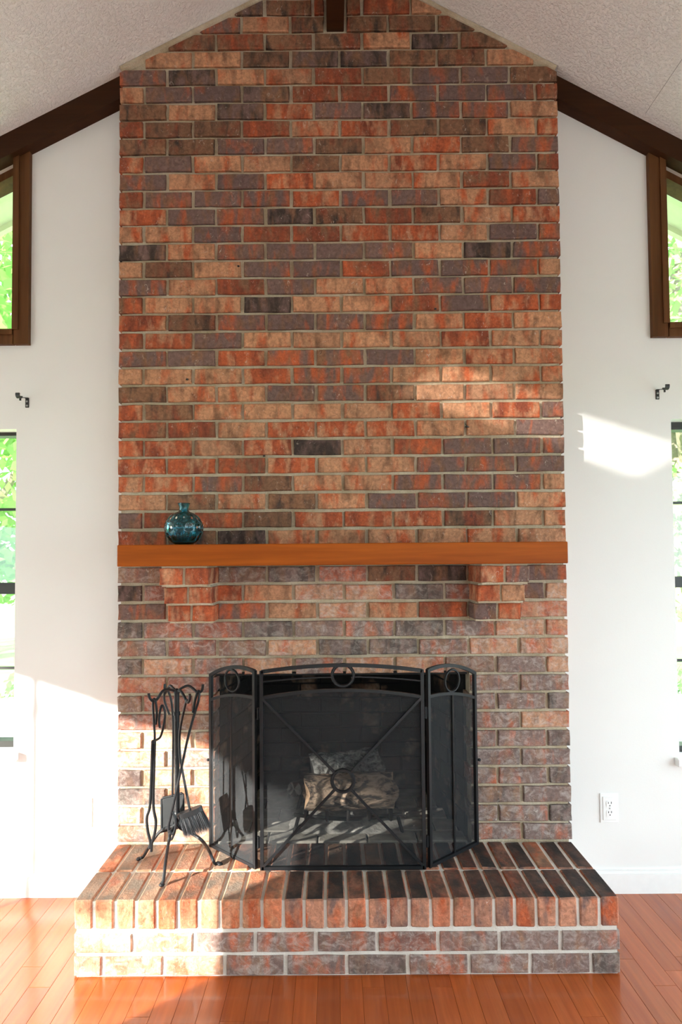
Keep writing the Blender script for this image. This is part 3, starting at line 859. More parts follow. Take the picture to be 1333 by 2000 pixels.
# ------------------------------------------------------------------ hearth
hearth = thing('brick_hearth', 'raised brick hearth with rowlock edging standing on the wood floor', 'hearth', ((XL + XR) / 2, DH, 0))
HXL, HXR = XL, XR
mb = MB(); mb.box(HXL + .007, HXR - .007, DH + .007, D + .012, 0, HZ - .006)
mb.box(XL + .007, XR - .007, D + .012, DW, 0, HZ - .026)
mb.build('mortar_bed', PMORTAR, hearth)
NB = 26; pw = (HXR - HXL + .0115) / NB
FRONT = "RTTTRRTRRRRMTRTRMRRRMRTMTKG"
BACK = "RTTRMTTRTRMKTKTKKMRKKMKRKKGK"
TOPD = "TTTTRRTTRMKKMRKKKMMKKMKKKKK"
hc = {}
def row_mesh(w_, l_, h_, v):
    key = ('r', round(w_, 4), round(l_, 4), round(h_, 4), v)
    if key not in hc:
        q = MB(); q.bevbox(-w_ / 2, w_ / 2, 0, l_, -h_, 0, .0045, 0, .0012, random.Random(v)); hc[key] = q.mesh('brick', HM['R'])
    return hc[key]
RL = .186
rng = random.Random(5)
TOPS = "TTTTRRTTRRKKKMKKKMMKKMKKKK"
for i in range(NB):
    x = HXL + i * pw + (pw - .0115) / 2
    o = link('brick', row_mesh(pw - .0115, RL, .098, i % 5), hearth, (x, DH + rng.uniform(-.001, .001), HZ + rng.uniform(-.001, .001))); set_mat(o, HM[TOPS[i]])
    l2 = D + .004 - (DH + RL + .012)
    bk = "RTTRTTTRTMMKTKTKKMKKKMKRKK"[i]
    bk = {4: 'T'}.get(i, bk)
    o = link('brick', row_mesh(pw - .0115, l2, .05, 5 + i % 5), hearth, (x + rng.uniform(-.001, .001), DH + RL + .012, HZ + rng.uniform(-.001, .001))); set_mat(o, HM[bk])
hp = (HXR - HXL + .0125) / 9
for row, (za, zb_, mk) in enumerate(((.004, .068, "TTTEEKEEGK"), (.081, .145, "TTEEEMEGG"))):
    if row == 1: segs = [(HXL + i * hp, HXL + i * hp + hp - .0125) for i in range(9)]
    else:
        segs = [(HXL, HXL + hp / 2 - .0125)] + [(HXL + hp / 2 + i * hp, HXL + hp / 2 + i * hp + hp - .0125) for i in range(8)] + [(HXL + hp / 2 + 8 * hp, HXR)]
    for i, (a, b_) in enumerate(segs):
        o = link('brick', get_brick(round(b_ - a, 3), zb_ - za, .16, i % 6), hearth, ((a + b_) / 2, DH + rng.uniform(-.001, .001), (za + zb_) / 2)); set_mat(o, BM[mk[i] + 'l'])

# ------------------------------------------------------------------ mantel shelf and vase
ymf = D - .215
mzt = P(668, 1061, ymf).z; mzb = P(668, 1103.5, ymf).z
mxa, mxb = P(228.5, 1088, ymf).x, P(1110.5, 1078, ymf).x
mb = MB(); mb.bevbox(mxa, mxb, ymf, D + .003, mzb, mzt, .003)
mant = mb.build('mantel_shelf', MANTEL)
tag(mant, 'long orange-brown stained wood mantel shelf on brick corbels', 'mantel')

vy = D - .135
vc = P(359.5, 1030, vy); vr = (P(396.5, 1030, vy).x - P(322.5, 1030, vy).x) / 2
vt = P(359.5, 983, vy).z; zb0 = mzt
vh = vt - zb0
def dimple(r, z, a):
    t = z / vh
    if t < .10 or t > .80 or r < vr * .35: return r
    ph = 12
    rowh = .22; row = math.floor((t - .08) / rowh); u = ((t - .08) / rowh) % 1 - .5
    s = (a / (2 * math.pi) * ph + (row % 2) * .5) % 1 - .5
    q = (s / .42) ** 2 + (u / .46) ** 2
    return r - (.0060 * max(0, 1 - q) ** .7 if q < 1 else 0)
prof = []
N = 44
for i in range(N + 1):
    t = i / N
    z = t * vh
    body = .80
    if t <= body:
        uu = (t / body) * 2 - 1
        r = vr * math.sqrt(max(0.0, 1 - abs(uu * (.93 if uu < 0 else .97)) ** 2.2))
        r = max(r, vr * .27)
    elif t < .93: r = vr * (.27 - .03 * math.sin((t - body) / .13 * math.pi))
    else: r = vr * (.27 + .06 * (t - .93) / .07)
    prof.append((r, z))
prof[0] = (prof[1][0] * .97, 0.0)
inner = [(max(r - .0035, .002), max(z, .008)) for r, z in prof[::-1]]
mb = MB(); n = 84
full = prof + inner
vs = []
for (r, z) in prof:
    for k in range(n):
        a = 2 * math.pi * k / n; rr = dimple(r, z, a); vs.append((vc.x + rr * math.cos(a), vy + rr * math.sin(a), zb0 + z))
for (r, z) in inner:
    for k in range(n):
        a = 2 * math.pi * k / n; vs.append((vc.x + (r - .002) * math.cos(a), vy + (r - .002) * math.sin(a), zb0 + z))
R_ = len(full)
fs = [(i * n + k, i * n + (k + 1) % n, (i + 1) * n + (k + 1) % n, (i + 1) * n + k) for i in range(R_ - 1) for k in range(n)]
fs.append(tuple(range(n - 1, -1, -1))); fs.append(tuple((R_ - 1) * n + k for k in range(n)))
mb.add(vs, fs)
vase = mb.build('glass_vase', VASEG, None, True)
tag(vase, 'round teal blue dimpled glass bottle vase standing on the mantel', 'vase')

# ------------------------------------------------------------------ fire screen
scr = thing('fire_screen', 'black three panel folding mesh fire screen in front of the firebox', 'fire screen', tuple(G(670, 1698)))
def panel(A, B, zt, rise, zarch, rise2, name, thin_arch=None, ring=None, cross=False, drop=0.0):
    """A,B bottom corners on the hearth; returns plane mapping"""
    U = (B - A); wd = U.length; U = U.normalized(); nrm = Vector((U.y, -U.x, 0))
    pt = lambda t, z: A + U * t + Vector((0, 0, z - A.z))
    h = .0065
    mb = MB()
    z0 = HZ - .0005
    mb.tube([pt(h, z0), pt(h, zt)], .0092, 4, up=nrm); mb.tube([pt(wd - h, z0), pt(wd - h, zt - drop)], .0092, 4, up=nrm)
    mb.tube([pt(h, HZ + .0058), pt(wd - h, HZ + .0058)], .0092, 4, up=nrm)
    arc = lambda zz1, rs: [pt(h + (wd - 2 * h) * i / 20, zz1 - drop * i / 20 + rs * (1 - (2 * i / 20 - 1) ** 2)) for i in range(21)]
    mb.tube(arc(zt - .004, rise), .0092, 4, up=nrm)
    mb.tube(arc(zarch, rise2), .0080, 4, up=nrm)
    fr = mb.build(name + '_frame', IRON, scr)
    # mesh sheet
    q = MB(); vs = []; a1 = arc(zarch, rise2)
    for i in range(21):
        t = h + (wd - 2 * h) * i / 20; vs += [pt(t, HZ + .012) - nrm * .004, a1[i] - nrm * .004]
    q.add(vs, [(2 * i, 2 * i + 2, 2 * i + 3, 2 * i + 1) for i in range(20)])
    q.build('mesh_panel', WMESH, scr)
    if thin_arch is not None:
        for (f0, f1) in ((0, .44), (.56, 1)):
            q = MB(); q.tube([pt(h + (wd - 2 * h) * (f0 + (f1 - f0) * i / 10), thin_arch[0] + thin_arch[1] * (1 - (2 * (f0 + (f1 - f0) * i / 10) - 1) ** 2)) for i in range(11)], .0035, 6, up=nrm); q.build('thin_arch', IRON, scr)
    if ring:
        q = MB(); q.tube([pt(ring[0] + ring[2] * math.cos(2 * math.pi * i / 28), ring[1] + ring[2] * math.sin(2 * math.pi * i / 28)) for i in range(28)], .0062 if cross else .0048, 6, True, up=nrm); q.build('ring', IRON, scr)
    return pt, wd, nrm
Ac, Bc = G(509, 1698), G(833, 1697)
Yc = (Ac.y + Bc.y) / 2; Ac.y = Bc.y = Yc
zt = P(670, 1309, Yc).z; rise = P(670, 1297, Yc).z - zt
za = P(670, 1362, Yc).z; rise2 = P(670, 1348, Yc).z - za
rc = P(670, 1319, Yc); rr = (P(691, 1319, Yc).x - P(649, 1319, Yc).x) / 2
wdc = Bc.x - Ac.x
pt, wd, nrm = panel(Ac, Bc, zt, rise, za, rise2, 'center', (P(670, 1331, Yc).z, P(670, 1322, Yc).z - P(670, 1331, Yc).z), (rc.x - Ac.x, rc.z, rr), True)
cc = P(670, 1524, Yc); r2 = .041
fro = Vector((0, -.006, 0))
q = MB(); q.tube([(cc.x + r2 * math.cos(2 * math.pi * i / 28), Yc - .006, cc.z + r2 * math.sin(2 * math.pi * i / 28)) for i in range(28)], .0068, 6, True, up=(0, 1, 0)); q.build('ring', IRON, scr)
for (cx_, cz_) in ((Ac.x + .012, za - .004), (Bc.x - .012, za - .004), (Ac.x + .012, HZ + .014), (Bc.x - .012, HZ + .014)):
    v = Vector((cx_ - cc.x, 0, cz_ - cc.z)); v.normalize()
    q = MB(); q.tube([(cx_, Yc - .004, cz_), Vector((cc.x, Yc - .006, cc.z)) + v * r2], .0062, 4, up=(0, 1, 0)); q.build('diagonal_bar', IRON, scr)
for side in (-1, 1):
    A = G(501, 1697) if side < 0 else G(839, 1695)
    B = G(409, 1641) if side < 0 else G(935, 1640)
    A.y = Yc + .006
    if B.y > D - .012: B = A + (B - A) * ((D - .012 - A.y) / (B.y - A.y))
    B.x = P(411, 1600, B.y).x if side < 0 else P(933, 1600, B.y).x
    wd_ = (B - A).length
    zmid = P(450 if side < 0 else 887, 1329, (A.y + B.y) / 2).z
    pt, wd, nrm = panel(A, B, zt, .024, za - .002, .014, 'side', None, (wd_ / 2, zmid, .043), False, .046)
    s_ = nrm if nrm.y < 0 else -nrm
    q = MB(); q.tube([pt(wd / 2, HZ + .012) + s_ * .002, pt(wd / 2, za - .012) + s_ * .002], .0045, 6); q.build('middle_bar', IRON, scr)
    for z in (za - .06, HZ + .10):
        q = MB(); hx = (A + Vector((Ac.x if side < 0 else Bc.x, Yc, 0))) / 2; hx.z = 0
        q.tube([(hx.x, Yc + .004, z - .022), (hx.x, Yc + .004, z + .022)], .0048, 8); q.box(min(A.x, hx.x) if side < 0 else hx.x, hx.x if side < 0 else max(A.x, hx.x), Yc + .002, Yc + .005, z - .018, z + .018)
        q.box(hx.x - .008, hx.x + .008, Yc + .002, Yc + .005, z - .018, z + .018)
        q.build('hinge', IRON, scr)
    q = MB(); kp = P(407 if side < 0 else 937, 1484, B.y)
    q.lathe([(.001, -.006), (.006, -.004), (.007, 0), (.006, .004), (.001, .006)], tuple(kp), 10); q.tube([kp, (B.x, B.y, kp.z)], .003, 6); q.build('knob', IRON, scr)

# ------------------------------------------------------------------ tool set
def c1(x, y): return (230 + x / 4.3467, 1300 + y / 4.3467)
def Q(x, y, Y): return P(*c1(x, y), Y)
foot_l = G(*c1(180, 1648)); foot_f = G(*c1(375, 1868)); foot_r = G(*c1(870, 1692))
YT = 2.19
pole_b = Q(505, 1290, YT); pole_t = Q(502, 225, YT)
pole_x = (pole_b.x + pole_t.x) / 2
st = thing('tool_stand', 'black iron fireplace tool stand with three splayed legs on the hearth', 'tool stand', (pole_b.x, YT, HZ))
mb = MB(); mb.tube([(pole_b.x, YT, pole_b.z), (pole_t.x, YT, pole_t.z)], .0095, 12)
mb.lathe([(.0125, 0), (.0125, .012)], (pole_t.x, YT, Q(500, 420, YT).z), 12)
mb.build('pole', IRON, st, True)
mb = MB(); mb.lathe([(.011, 0), (.013, .004), (.013, .030), (.011, .034)], (pole_b.x, YT, pole_b.z - .012), 14); mb.build('collar', IRON, st, True)
hub = Vector((pole_b.x, YT, pole_b.z))
rl = .0058
def leg(pts, nm='leg'):
    q = MB(); q.tube(pts, rl, 8, sub=6); q.build(nm, IRON, st, True)
k1 = Q(440, 1390, YT - .02)
lift = Vector((0, 0, .005))
fl = Vector((foot_l.x, foot_l.y, HZ)) + lift; ff = Vector((foot_f.x, foot_f.y, HZ)) + lift; frt = Vector((foot_r.x, foot_r.y, HZ)) + lift
leg([hub, Q(490, 1350, YT - .005), Q(370, 1400, YT + .01), Q(290, 1500, YT + .03), Q(222, 1615, fl.y), fl + Vector((.01, 0, .002)), fl])
leg([hub, Q(487, 1360, YT - .015), Q(450, 1420, YT - .05), Q(435, 1490, YT - .07), Q(408, 1660, ff.y + .015), Q(388, 1830, ff.y), ff + Vector((0, .004, .004)), ff])
leg([hub, Q(520, 1370, YT), Q(640, 1430, YT), Q(720, 1490, YT - .005), Q(775, 1570, frt.y), Q(822, 1675, frt.y), frt + Vector((-.008, 0, .003)), frt])
for p_ in (fl, ff, frt):
    q = MB(); q.lathe([(.001, -.005), (.009, -.005), (.011, -.001), (.008, .003), (.001, .004)], tuple(p_), 12); q.build('foot_pad', IRON, st, True)
q = MB(); q.tube([Q(430, 1370, YT - .03), Q(450, 1480, YT - .035), Q(490, 1390, YT - .03), Q(487, 1300, YT - .014)], .0045, 8, sub=5)
q.build('scroll', IRON, st, True)
top = Vector((pole_t.x, YT, pole_t.z))
def hook(pts):
    q = MB(); q.tube(pts, .0050, 8, sub=6); q.build('hook', IRON, st, True)
hook([top, Q(445, 205, YT - .01), Q(385, 215, YT - .02), Q(335, 285, YT - .03), Q(300, 302, YT - .035), Q(272, 275, YT - .038), Q(263, 237, YT - .04)])
hook([top, Q(545, 190, YT), Q(600, 172, YT - .005), Q(645, 200, YT - .01), Q(680, 230, YT - .015), Q(715, 212, YT - .018), Q(725, 160, YT - .02)])
hook([top, Q(530, 212, YT - .02), Q(562, 255, YT - .05), Q(592, 312, YT - .07), Q(610, 290, YT - .08), Q(612, 243, YT - .085)])
hook([top, Q(470, 190, YT + .02), Q(445, 172, YT + .04), Q(415, 215, YT + .06), Q(402, 235, YT + .07), Q(400, 200, YT + .075), Q(401, 155, YT + .08)])
q = MB(); q.lathe([(.010, -.006), (.012, 0), (.008, .010), (.002, .014)], tuple(top), 12); q.build('finial', IRON, st, True)

gtool = 'fireplace tools on the stand'
YG = YT - .035
tg = thing('fire_tongs', 'black iron fire tongs with two curved jaws hanging beside the stand', 'tongs', tuple(Q(300, 1580, YG)), gtool)
q = MB(); q.tube([Q(324, 500, YG - .006), Q(332, 400, YG - .006), Q(320, 300, YG - .005), Q(305, 285, YG), Q(300, 340, YG), Q(308, 480, YG), Q(315, 600, YG), Q(308, 650, YG)], .0042, 8, sub=6); q.build('handle', IRON, tg, True)
q = MB(); q.tube([Q(358, 528, YG - .01), Q(352, 440, YG - .01), Q(375, 338, YG - .01), Q(402, 400, YG - .01), Q(390, 510, YG - .01), Q(365, 600, YG - .008), Q(335, 628, YG - .005), Q(302, 640, YG)], .0042, 8, sub=6); q.build('handle', IRON, tg, True)
q = MB(); q.tube([Q(296, 640, YG), Q(289, 850, YG), Q(275, 1180, YG), Q(248, 1290, YG), Q(255, 1400, YG), Q(278, 1500, YG), Q(270, 1552, YG)], .0050, 8, sub=6); q.build('jaw', IRON, tg, True)
q = MB(); q.tube([Q(316, 640, YG), Q(310, 850, YG), Q(303, 1180, YG), Q(324, 1320, YG), Q(315, 1420, YG), Q(290, 1510, YG), Q(286, 1578, YG)], .0050, 8, sub=6); q.build('jaw', IRON, tg, True)
q = MB(); q.lathe([(.001, -.006), (.0075, -.006), (.0075, .006), (.001, .006)], tuple(Q(306, 648, YG)), 10); q.build('rivet', IRON, tg)

YP = YT - .080
pk = thing('fire_poker', 'black iron fire poker leaning from the right hook across the stand', 'poker', tuple(Q(440, 1390, YP)), gtool)
q = MB(); q.tube([Q(640, 400, YP + .055), Q(655, 310, YP + .060), Q(678, 225, YP + .063), Q(694, 222, YP + .063), Q(686, 300, YP + .055), Q(655, 400, YP + .055), Q(600, 600, YP + .042), Q(545, 850, YP + .020), Q(490, 1100, YP), Q(450, 1280, YP), Q(434, 1350, YP), Q(432, 1390, YP)], .0046, 8, sub=5); q.build('shaft', IRON, pk, True)
q = MB(); q.tube([Q(460, 1230, YP), Q(490, 1300, YP), Q(492, 1370, YP), Q(468, 1430, YP), Q(440, 1400, YP)], .0042, 8, sub=5); q.build('barb', IRON, pk, True)

YS = YT + .055
sh = thing('ash_shovel', 'black iron ash shovel with flat blade hanging behind the stand pole', 'shovel', tuple(Q(460, 1400, YS)), gtool)
q = MB(); q.tube([Q(438, 415, YS), Q(398, 300, YS), Q(400, 220, YS), Q(420, 205, YS), Q(455, 300, YS), Q(472, 500, YS), Q(470, 800, YS), Q(466, 1105, YS)], .0044, 8, sub=5); q.build('handle', IRON, sh, True)
bl = [Q(372, 1135, YS), Q(385, 1122, YS), Q(545, 1083, YS), Q(556, 1090, YS), Q(566, 1375, YS - .03), Q(372, 1420, YS - .03)]
th = Vector((0, .003, 0)); n = len(bl); q = MB()
q.add(bl + [p_ + th for p_ in bl], [tuple(range(n)), tuple(range(2 * n - 1, n - 1, -1))] + [(i, (i + 1) % n, (i + 1) % n + n, i + n) for i in range(n)])
q.tube([bl[5], bl[0], bl[1], bl[2], bl[3], bl[4]], .004, 6)
q.build('blade', IRON, sh)

YR = YT - .06
br = thing('hearth_brush', 'black hearth brush with dark bristles hanging at the front of the stand', 'brush', tuple(Q(640, 1470, YR)), gtool)
q = MB(); q.tube([Q(600, 320, YR - .01), Q(592, 295, YR - .012), Q(575, 330, YR), Q(528, 560, YR + .035), Q(530, 760, YR + .03), Q(560, 950, YR + .015), Q(612, 1222, YR)], .0046, 8, sub=5); q.build('handle', IRON, br, True)
h0, h1 = Q(512, 1285, YR), Q(718, 1208, YR)
U = (h1 - h0).normalized(); Vn = Vector((U.z, 0, -U.x))          # points down across the head
if Vn.z > 0: Vn = -Vn
wl = (h1 - h0).length
q = MB(); vs = []
for t in range(13):
    f = t / 12
    wdt = .017 * math.sqrt(max(.05, 1 - (2 * f - 1) ** 4))
    for (dn, dyy) in ((-.009, -wdt), (.009, -wdt), (.009, wdt), (-.009, wdt)): vs.append(h0 + U * (wl * f) + Vn * dn + Vector((0, dyy, 0)))
fs = [(0, 1, 2, 3), (51, 50, 49, 48)] + [(4 * t + k, 4 * t + (k + 1) % 4, 4 * t + 4 + (k + 1) % 4, 4 * t + 4 + k) for t in range(12) for k in range(4)]
q.add(vs, fs); q.build('head', IRON, br)
q = MB(); r = random.Random(2)
for i in range(1300):
    f = r.uniform(.04, .96); dyy = r.uniform(-.014, .014)
    base = h0 + U * (wl * f) + Vn * .006 + Vector((0, dyy, 0))
    L = .072 + r.uniform(-.008, .008) + .006 * f
    tip = base + Vn * L + U * ((f - .5) * .012 + .004 + r.uniform(-.004, .004)) + Vector((0, dyy * .5 + r.uniform(-.004, .004), 0))
    a = r.uniform(0, 6.28); s1 = Vector((math.cos(a), math.sin(a), 0)) * .0011
    s2 = Vector((-math.sin(a), math.cos(a), 0)) * .0011
    q.add([base + s1, base + s2, base - s1, tip], [(0, 1, 3), (1, 2, 3), (2, 0, 3)])
o = q.build('bristles', BRISTLE, br); o['kind'] = 'stuff'

# ------------------------------------------------------------------ logs, grate, ash
def make_log(name, lab, A, B, r0, m_body, m_end, seed, flat=None):
    A, B = Vector(A), Vector(B); r = random.Random(seed)
    ax = (B - A); L = ax.length; ax.normalize()
    n1_ = Vector((0, 0, 1)) - ax * ax.z; n1_.normalize(); n2_ = ax.cross(n1_)
    NS, NR = 15, 22; ph = [r.uniform(0, 6.28) for _ in range(6)]
    vs = []
    for i in range(NS):
        t = i / (NS - 1)
        for k in range(NR):
            a = 2 * math.pi * k / NR
            rr = r0 * (1 + .10 * math.sin(2 * a + ph[0] + t * 1.2) + .06 * math.sin(5 * a + ph[1] + 3 * t) + .05 * math.sin(9 * t + ph[2] + a) + r.uniform(-.035, .035))
            if flat is not None:
                dd = math.cos(a - flat)
                if dd > .45: rr = min(rr, r0 * .52 / dd)
            vs.append(A + ax * (L * t + (.012 * math.sin(3 * a + ph[3]) if i in (0, NS - 1) else 0)) + (n1_ * math.cos(a) + n2_ * math.sin(a)) * rr)
    mb = MB(); mb.add(vs, [(i * NR + k, i * NR + (k + 1) % NR, (i + 1) * NR + (k + 1) % NR, (i + 1) * NR + k) for i in range(NS - 1) for k in range(NR)])
    lg = thing(name, lab, 'log', tuple((A + B) / 2), 'logs on the fire grate')
    mb.build('bark', m_body, lg, True)
    for e_i in (0, NS - 1):
        c_ = A if e_i == 0 else B
        q = MB(); q.add([c_] + [vs[e_i * NR + k] for k in range(NR)], [(0, 1 + k, 1 + (k + 1) % NR) for k in range(NR)]); q.build('cut_end', m_end, lg)
    return lg
Y1_, Y2_ = D + .135, D + .27
gz = P(680, 1580, Y1_).z - .002
a0 = P(598, 1548, Y1_ - .035); a1 = P(768, 1538, Y1_ + .02); a0.z -= .004; a1.z -= .004
make_log('split_log', 'front split log with a pale bare end lying on the grate', a0, a1, .068, BARK, SPLIT, 3, flat=None)
b0 = P(609, 1502, D + .312); b1 = P(745, 1488, D + .33); b0.z, b1.z = gz + .087, gz + .098
make_log('split_log', 'rear grey ash-dusted log lying behind the front log', b0, b1, .086, ABARK, CHAR, 8)
c0 = Vector((-.181, D + .12, .432)); c1_ = Vector((-.172, D + .335, gz + .026))
make_log('split_log', 'small charred black log end wedged beside the front log', c0, c1_, .030, CHAR, CHAR, 5)
gr = thing('fire_grate', 'sooty iron fire grate with curved bars holding the logs', 'grate', (P(680, 1600, Y1_).x, Y1_, HZ))
gx0, gx1 = P(585, 1590, Y1_).x, P(775, 1590, Y1_).x
for f in (0.08, .29, .5, .71, .92):
    x = gx0 + (gx1 - gx0) * f
    q = MB(); q.tube([(x, D + .026, gz + .045), (x, D + .034, gz + .010), (x, D + .075, gz - .006), (x, D + .39, gz - .006), (x, D + .445, gz + .010), (x, D + .465, gz + .075)], .0075, 8, sub=4); q.build('grate_bar', GRATEM, gr, True)
for yy, dz in ((D + .095, -.016), (D + .33, -.016)):
    q = MB(); q.tube([(gx0 - .02, yy, gz + dz + .012), ((gx0 + gx1) / 2, yy - .018, gz + dz), (gx1 + .02, yy, gz + dz + .012)], .008, 8, sub=6); q.build('cross_bar', GRATEM, gr, True)
    for xx in (gx0, gx1):
        q = MB(); q.tube([(xx, yy, gz + dz + .006), (xx + (-.02 if xx == gx0 else .02), yy, HZ - .001)], .008, 8); q.build('leg', GRATEM, gr, True)
q = MB(); N_ = 24; M_ = 12; vs = []; r = random.Random(9)
ax0, ax1 = P(560, 1600, Y1_).x, P(800, 1600, Y1_).x
for j in range(M_ + 1):
    for i in range(N_ + 1):
        u, v = i / N_ * 2 - 1, j / M_ * 2 - 1
        h_ = max(0, 1 - u * u) * max(0, 1 - v * v)
        vs.append(((ax0 + ax1) / 2 + u * (ax1 - ax0) / 2, D + .24 + v * .17, HZ - .003 + .028 * h_ + (r.uniform(0, .006) if h_ > .02 else 0)))
q.add(vs, [(j * (N_ + 1) + i, j * (N_ + 1) + i + 1, (j + 1) * (N_ + 1) + i + 1, (j + 1) * (N_ + 1) + i) for j in range(M_) for i in range(N_)])
o = q.build('ash_heap', ASH, None, True); o['kind'] = 'stuff'; tag(o, 'pale grey ash heaped on the firebox floor under the grate', 'ash')

# ------------------------------------------------------------------ wall hardware
def bracket(side, lab):
    # plate on the wall, arm out, cradle cup
    if side < 0: pc = P(53.5, 787, DW)
    else: pc = P(1284.5, 771, DW)
    e = thing('curtain_bracket', lab, 'bracket', tuple(pc), 'curtain rod brackets')
    s = side
    w_ = .0078; zt_ = pc.z + .022; zb_ = pc.z - .021
    q = MB(); q.bevbox(pc.x - w_, pc.x + w_, DW - .0035, DW + .0005, zb_, zt_, .001); q.build('plate', BRACKETM, e)
    q = MB(); q.tube([(pc.x, DW - .001, zt_ - .003), (pc.x, DW - .010, zt_ - .002), (pc.x, DW - .064, zt_ - .016)], .0018, 4, up=(1, 0, 0), flat=6.0); q.build('arm', BRACKETM, e); zt_ -= .017
    q = MB(); q.tube([(pc.x, DW - .068 - .012 * math.cos(a), zt_ + .011 - .012 * math.sin(a)) for a in [-.5 + (math.pi + .3) * (i / 12) for i in range(13)]], .0034, 4, up=(1, 0, 0), flat=3.6); q.build('cradle', BRACKETM, e)
    q = MB(); q.tube([(pc.x, DW - .058, zt_ + .004), (pc.x, DW - .058, zt_ - .010)], .004, 8); q.build('thumb_screw', BRACKETM, e)
    for dz in (.006, -.013):
        q = MB(); q.lathe([(.001, 0), (.0048, .0), (.0040, .0015), (.001, .002)], (0, 0, 0), 10)
        q.v = [(pc.x + a, DW - .0035 - c_, pc.z + dz + b_) for a, b_, c_ in q.v]; q.build('screw', STEEL, e)
bracket(-1, 'black curtain rod bracket above the left double hung window')
bracket(1, 'black curtain rod bracket above the right double hung window')

pc = P(1190, 1577.5, DW)
e = thing('power_outlet', 'white duplex power outlet on the wall right of the hearth', 'outlet', tuple(pc))
q = MB(); q.bevbox(pc.x - .0395, pc.x + .0395, DW - .005, DW + .0005, pc.z - .062, pc.z + .062, .002); q.bevbox(pc.x - .029, pc.x + .029, DW - .008, DW - .004, pc.z - .050, pc.z + .050, .002); q.build('cover_plate', PLATE, e)
for dz in (.0195, -.0195):
    q = MB(); n = 24; vs = []
    for k in range(n):
        a = 2 * math.pi * k / n; vs.append((pc.x + max(-.0145, min(.0145, .0172 * math.cos(a))), pc.z + dz + max(-.0135, min(.0135, .0172 * math.sin(a)))))
    q.prism(vs, DW - .0100, DW - .007); rec = q.build('receptacle', PLATE, e)
    q = MB()
    q.box(pc.x - .0075, pc.x - .0050, DW - .0104, DW - .009, pc.z + dz + .001, pc.z + dz + .0085); q.box(pc.x + .0050, pc.x + .0075, DW - .0104, DW - .009, pc.z + dz + .001, pc.z + dz + .0095)
    q.tube([(pc.x, DW - .0104, pc.z + dz - .007), (pc.x, DW - .009, pc.z + dz - .007)], .0026, 10); o = q.build('slots', SLOT, e)
    o.parent = rec; o.matrix_parent_inverse = Matrix.Identity(4)
    o.parent = e; o.matrix_parent_inverse = Matrix.Translation(-Vector(e.location))
q = MB(); q.tube([(pc.x, DW - .0095, pc.z), (pc.x, DW - .007, pc.z)], .003, 10); q.build('screw', STEEL, e)
pc = P(162, 1587, DW)
e = thing('blank_wall_plate', 'white blank wall plate on the sunlit wall left of the hearth', 'wall plate', tuple(pc))
q = MB(); q.bevbox(pc.x - .0395, pc.x + .0395, DW - .006, DW + .0005, pc.z - .062, pc.z + .062, .002); q.build('cover_plate', PLATE, e)
for dz in (.042, -.042):
    q = MB(); q.tube([(pc.x, DW - .0075, pc.z + dz), (pc.x, DW - .005, pc.z + dz)], .003, 10); q.build('screw', PLATE, e)

for (px, py, lab) in ((467, 521, 'black nail in the mortar above the fourth course under a grey brick'), (367, 741, 'black nail left of the chimney centre above the vase'),
                      (850, 604, 'black nail in the mortar below a red brick near the right side'), (911, 833, 'rusty wire hook in the joint above the right end of the mantel'), (517, 890, 'small dark nail in the bed joint beside a dark brick')):
    p_ = P(px, py, D + .004)
    q = MB(); q.tube([p_ + Vector((0, .008, 0)), p_ + Vector((0, -.010, -.001)), p_ + Vector((.001, -.014, -.004))], .0032, 6)
    q.lathe([(.001, -.002), (.005, -.002), (.005, .002), (.001, .002)], tuple(p_ + Vector((0, -.013, -.004))), 8)
    if px == 911: q.tube([p_ + Vector((-.006, -.010, .010)), p_ + Vector((0, -.014, -.002)), p_ + Vector((.010, -.012, -.006))], .0018, 6)
    tag(q.build('masonry_nail', SLOT), {467: 'black nail high on the chimney beside a buff brick', 367: 'black nail in the chimney joint above the vase', 850: 'black nail in the bed joint below a red and grey brick', 911: 'wire hook in the chimney joint above the right end of the mantel', 517: 'small dark nail in the bed joint beside the lone dark brick'}[px], 'nail', 'nails in the chimney joints')

# ------------------------------------------------------------------ outside
mb = MB(); mb.box(-40, 40, -30, 60, -0.50, -0.30); struct(mb.build('ground', GRASS), 'sunlit green lawn outside the windows', 'lawn')
mb = MB(); mb.box(-16, 18, -18, DW + .6, -.31, -.26); struct(mb.build('added_paving', BOUNCE_PAV), 'grey paving added around the house to cut green lawn bounce', 'added_paving')  # unseen paving added to keep green lawn bounce out of the room
mb = MB(); mb.bevbox(-6, 6, 4.3, 4.5, -.31, .38, .01)
tag(mb.build('garden_wall', CONC), 'low pale concrete garden wall beyond the windows', 'wall')
mb = MB(); mb.box(-12, 12, 6.6, 7.6, -.305, -.285); struct(mb.build('path', CONC), 'pale concrete path crossing the lawn', 'path')

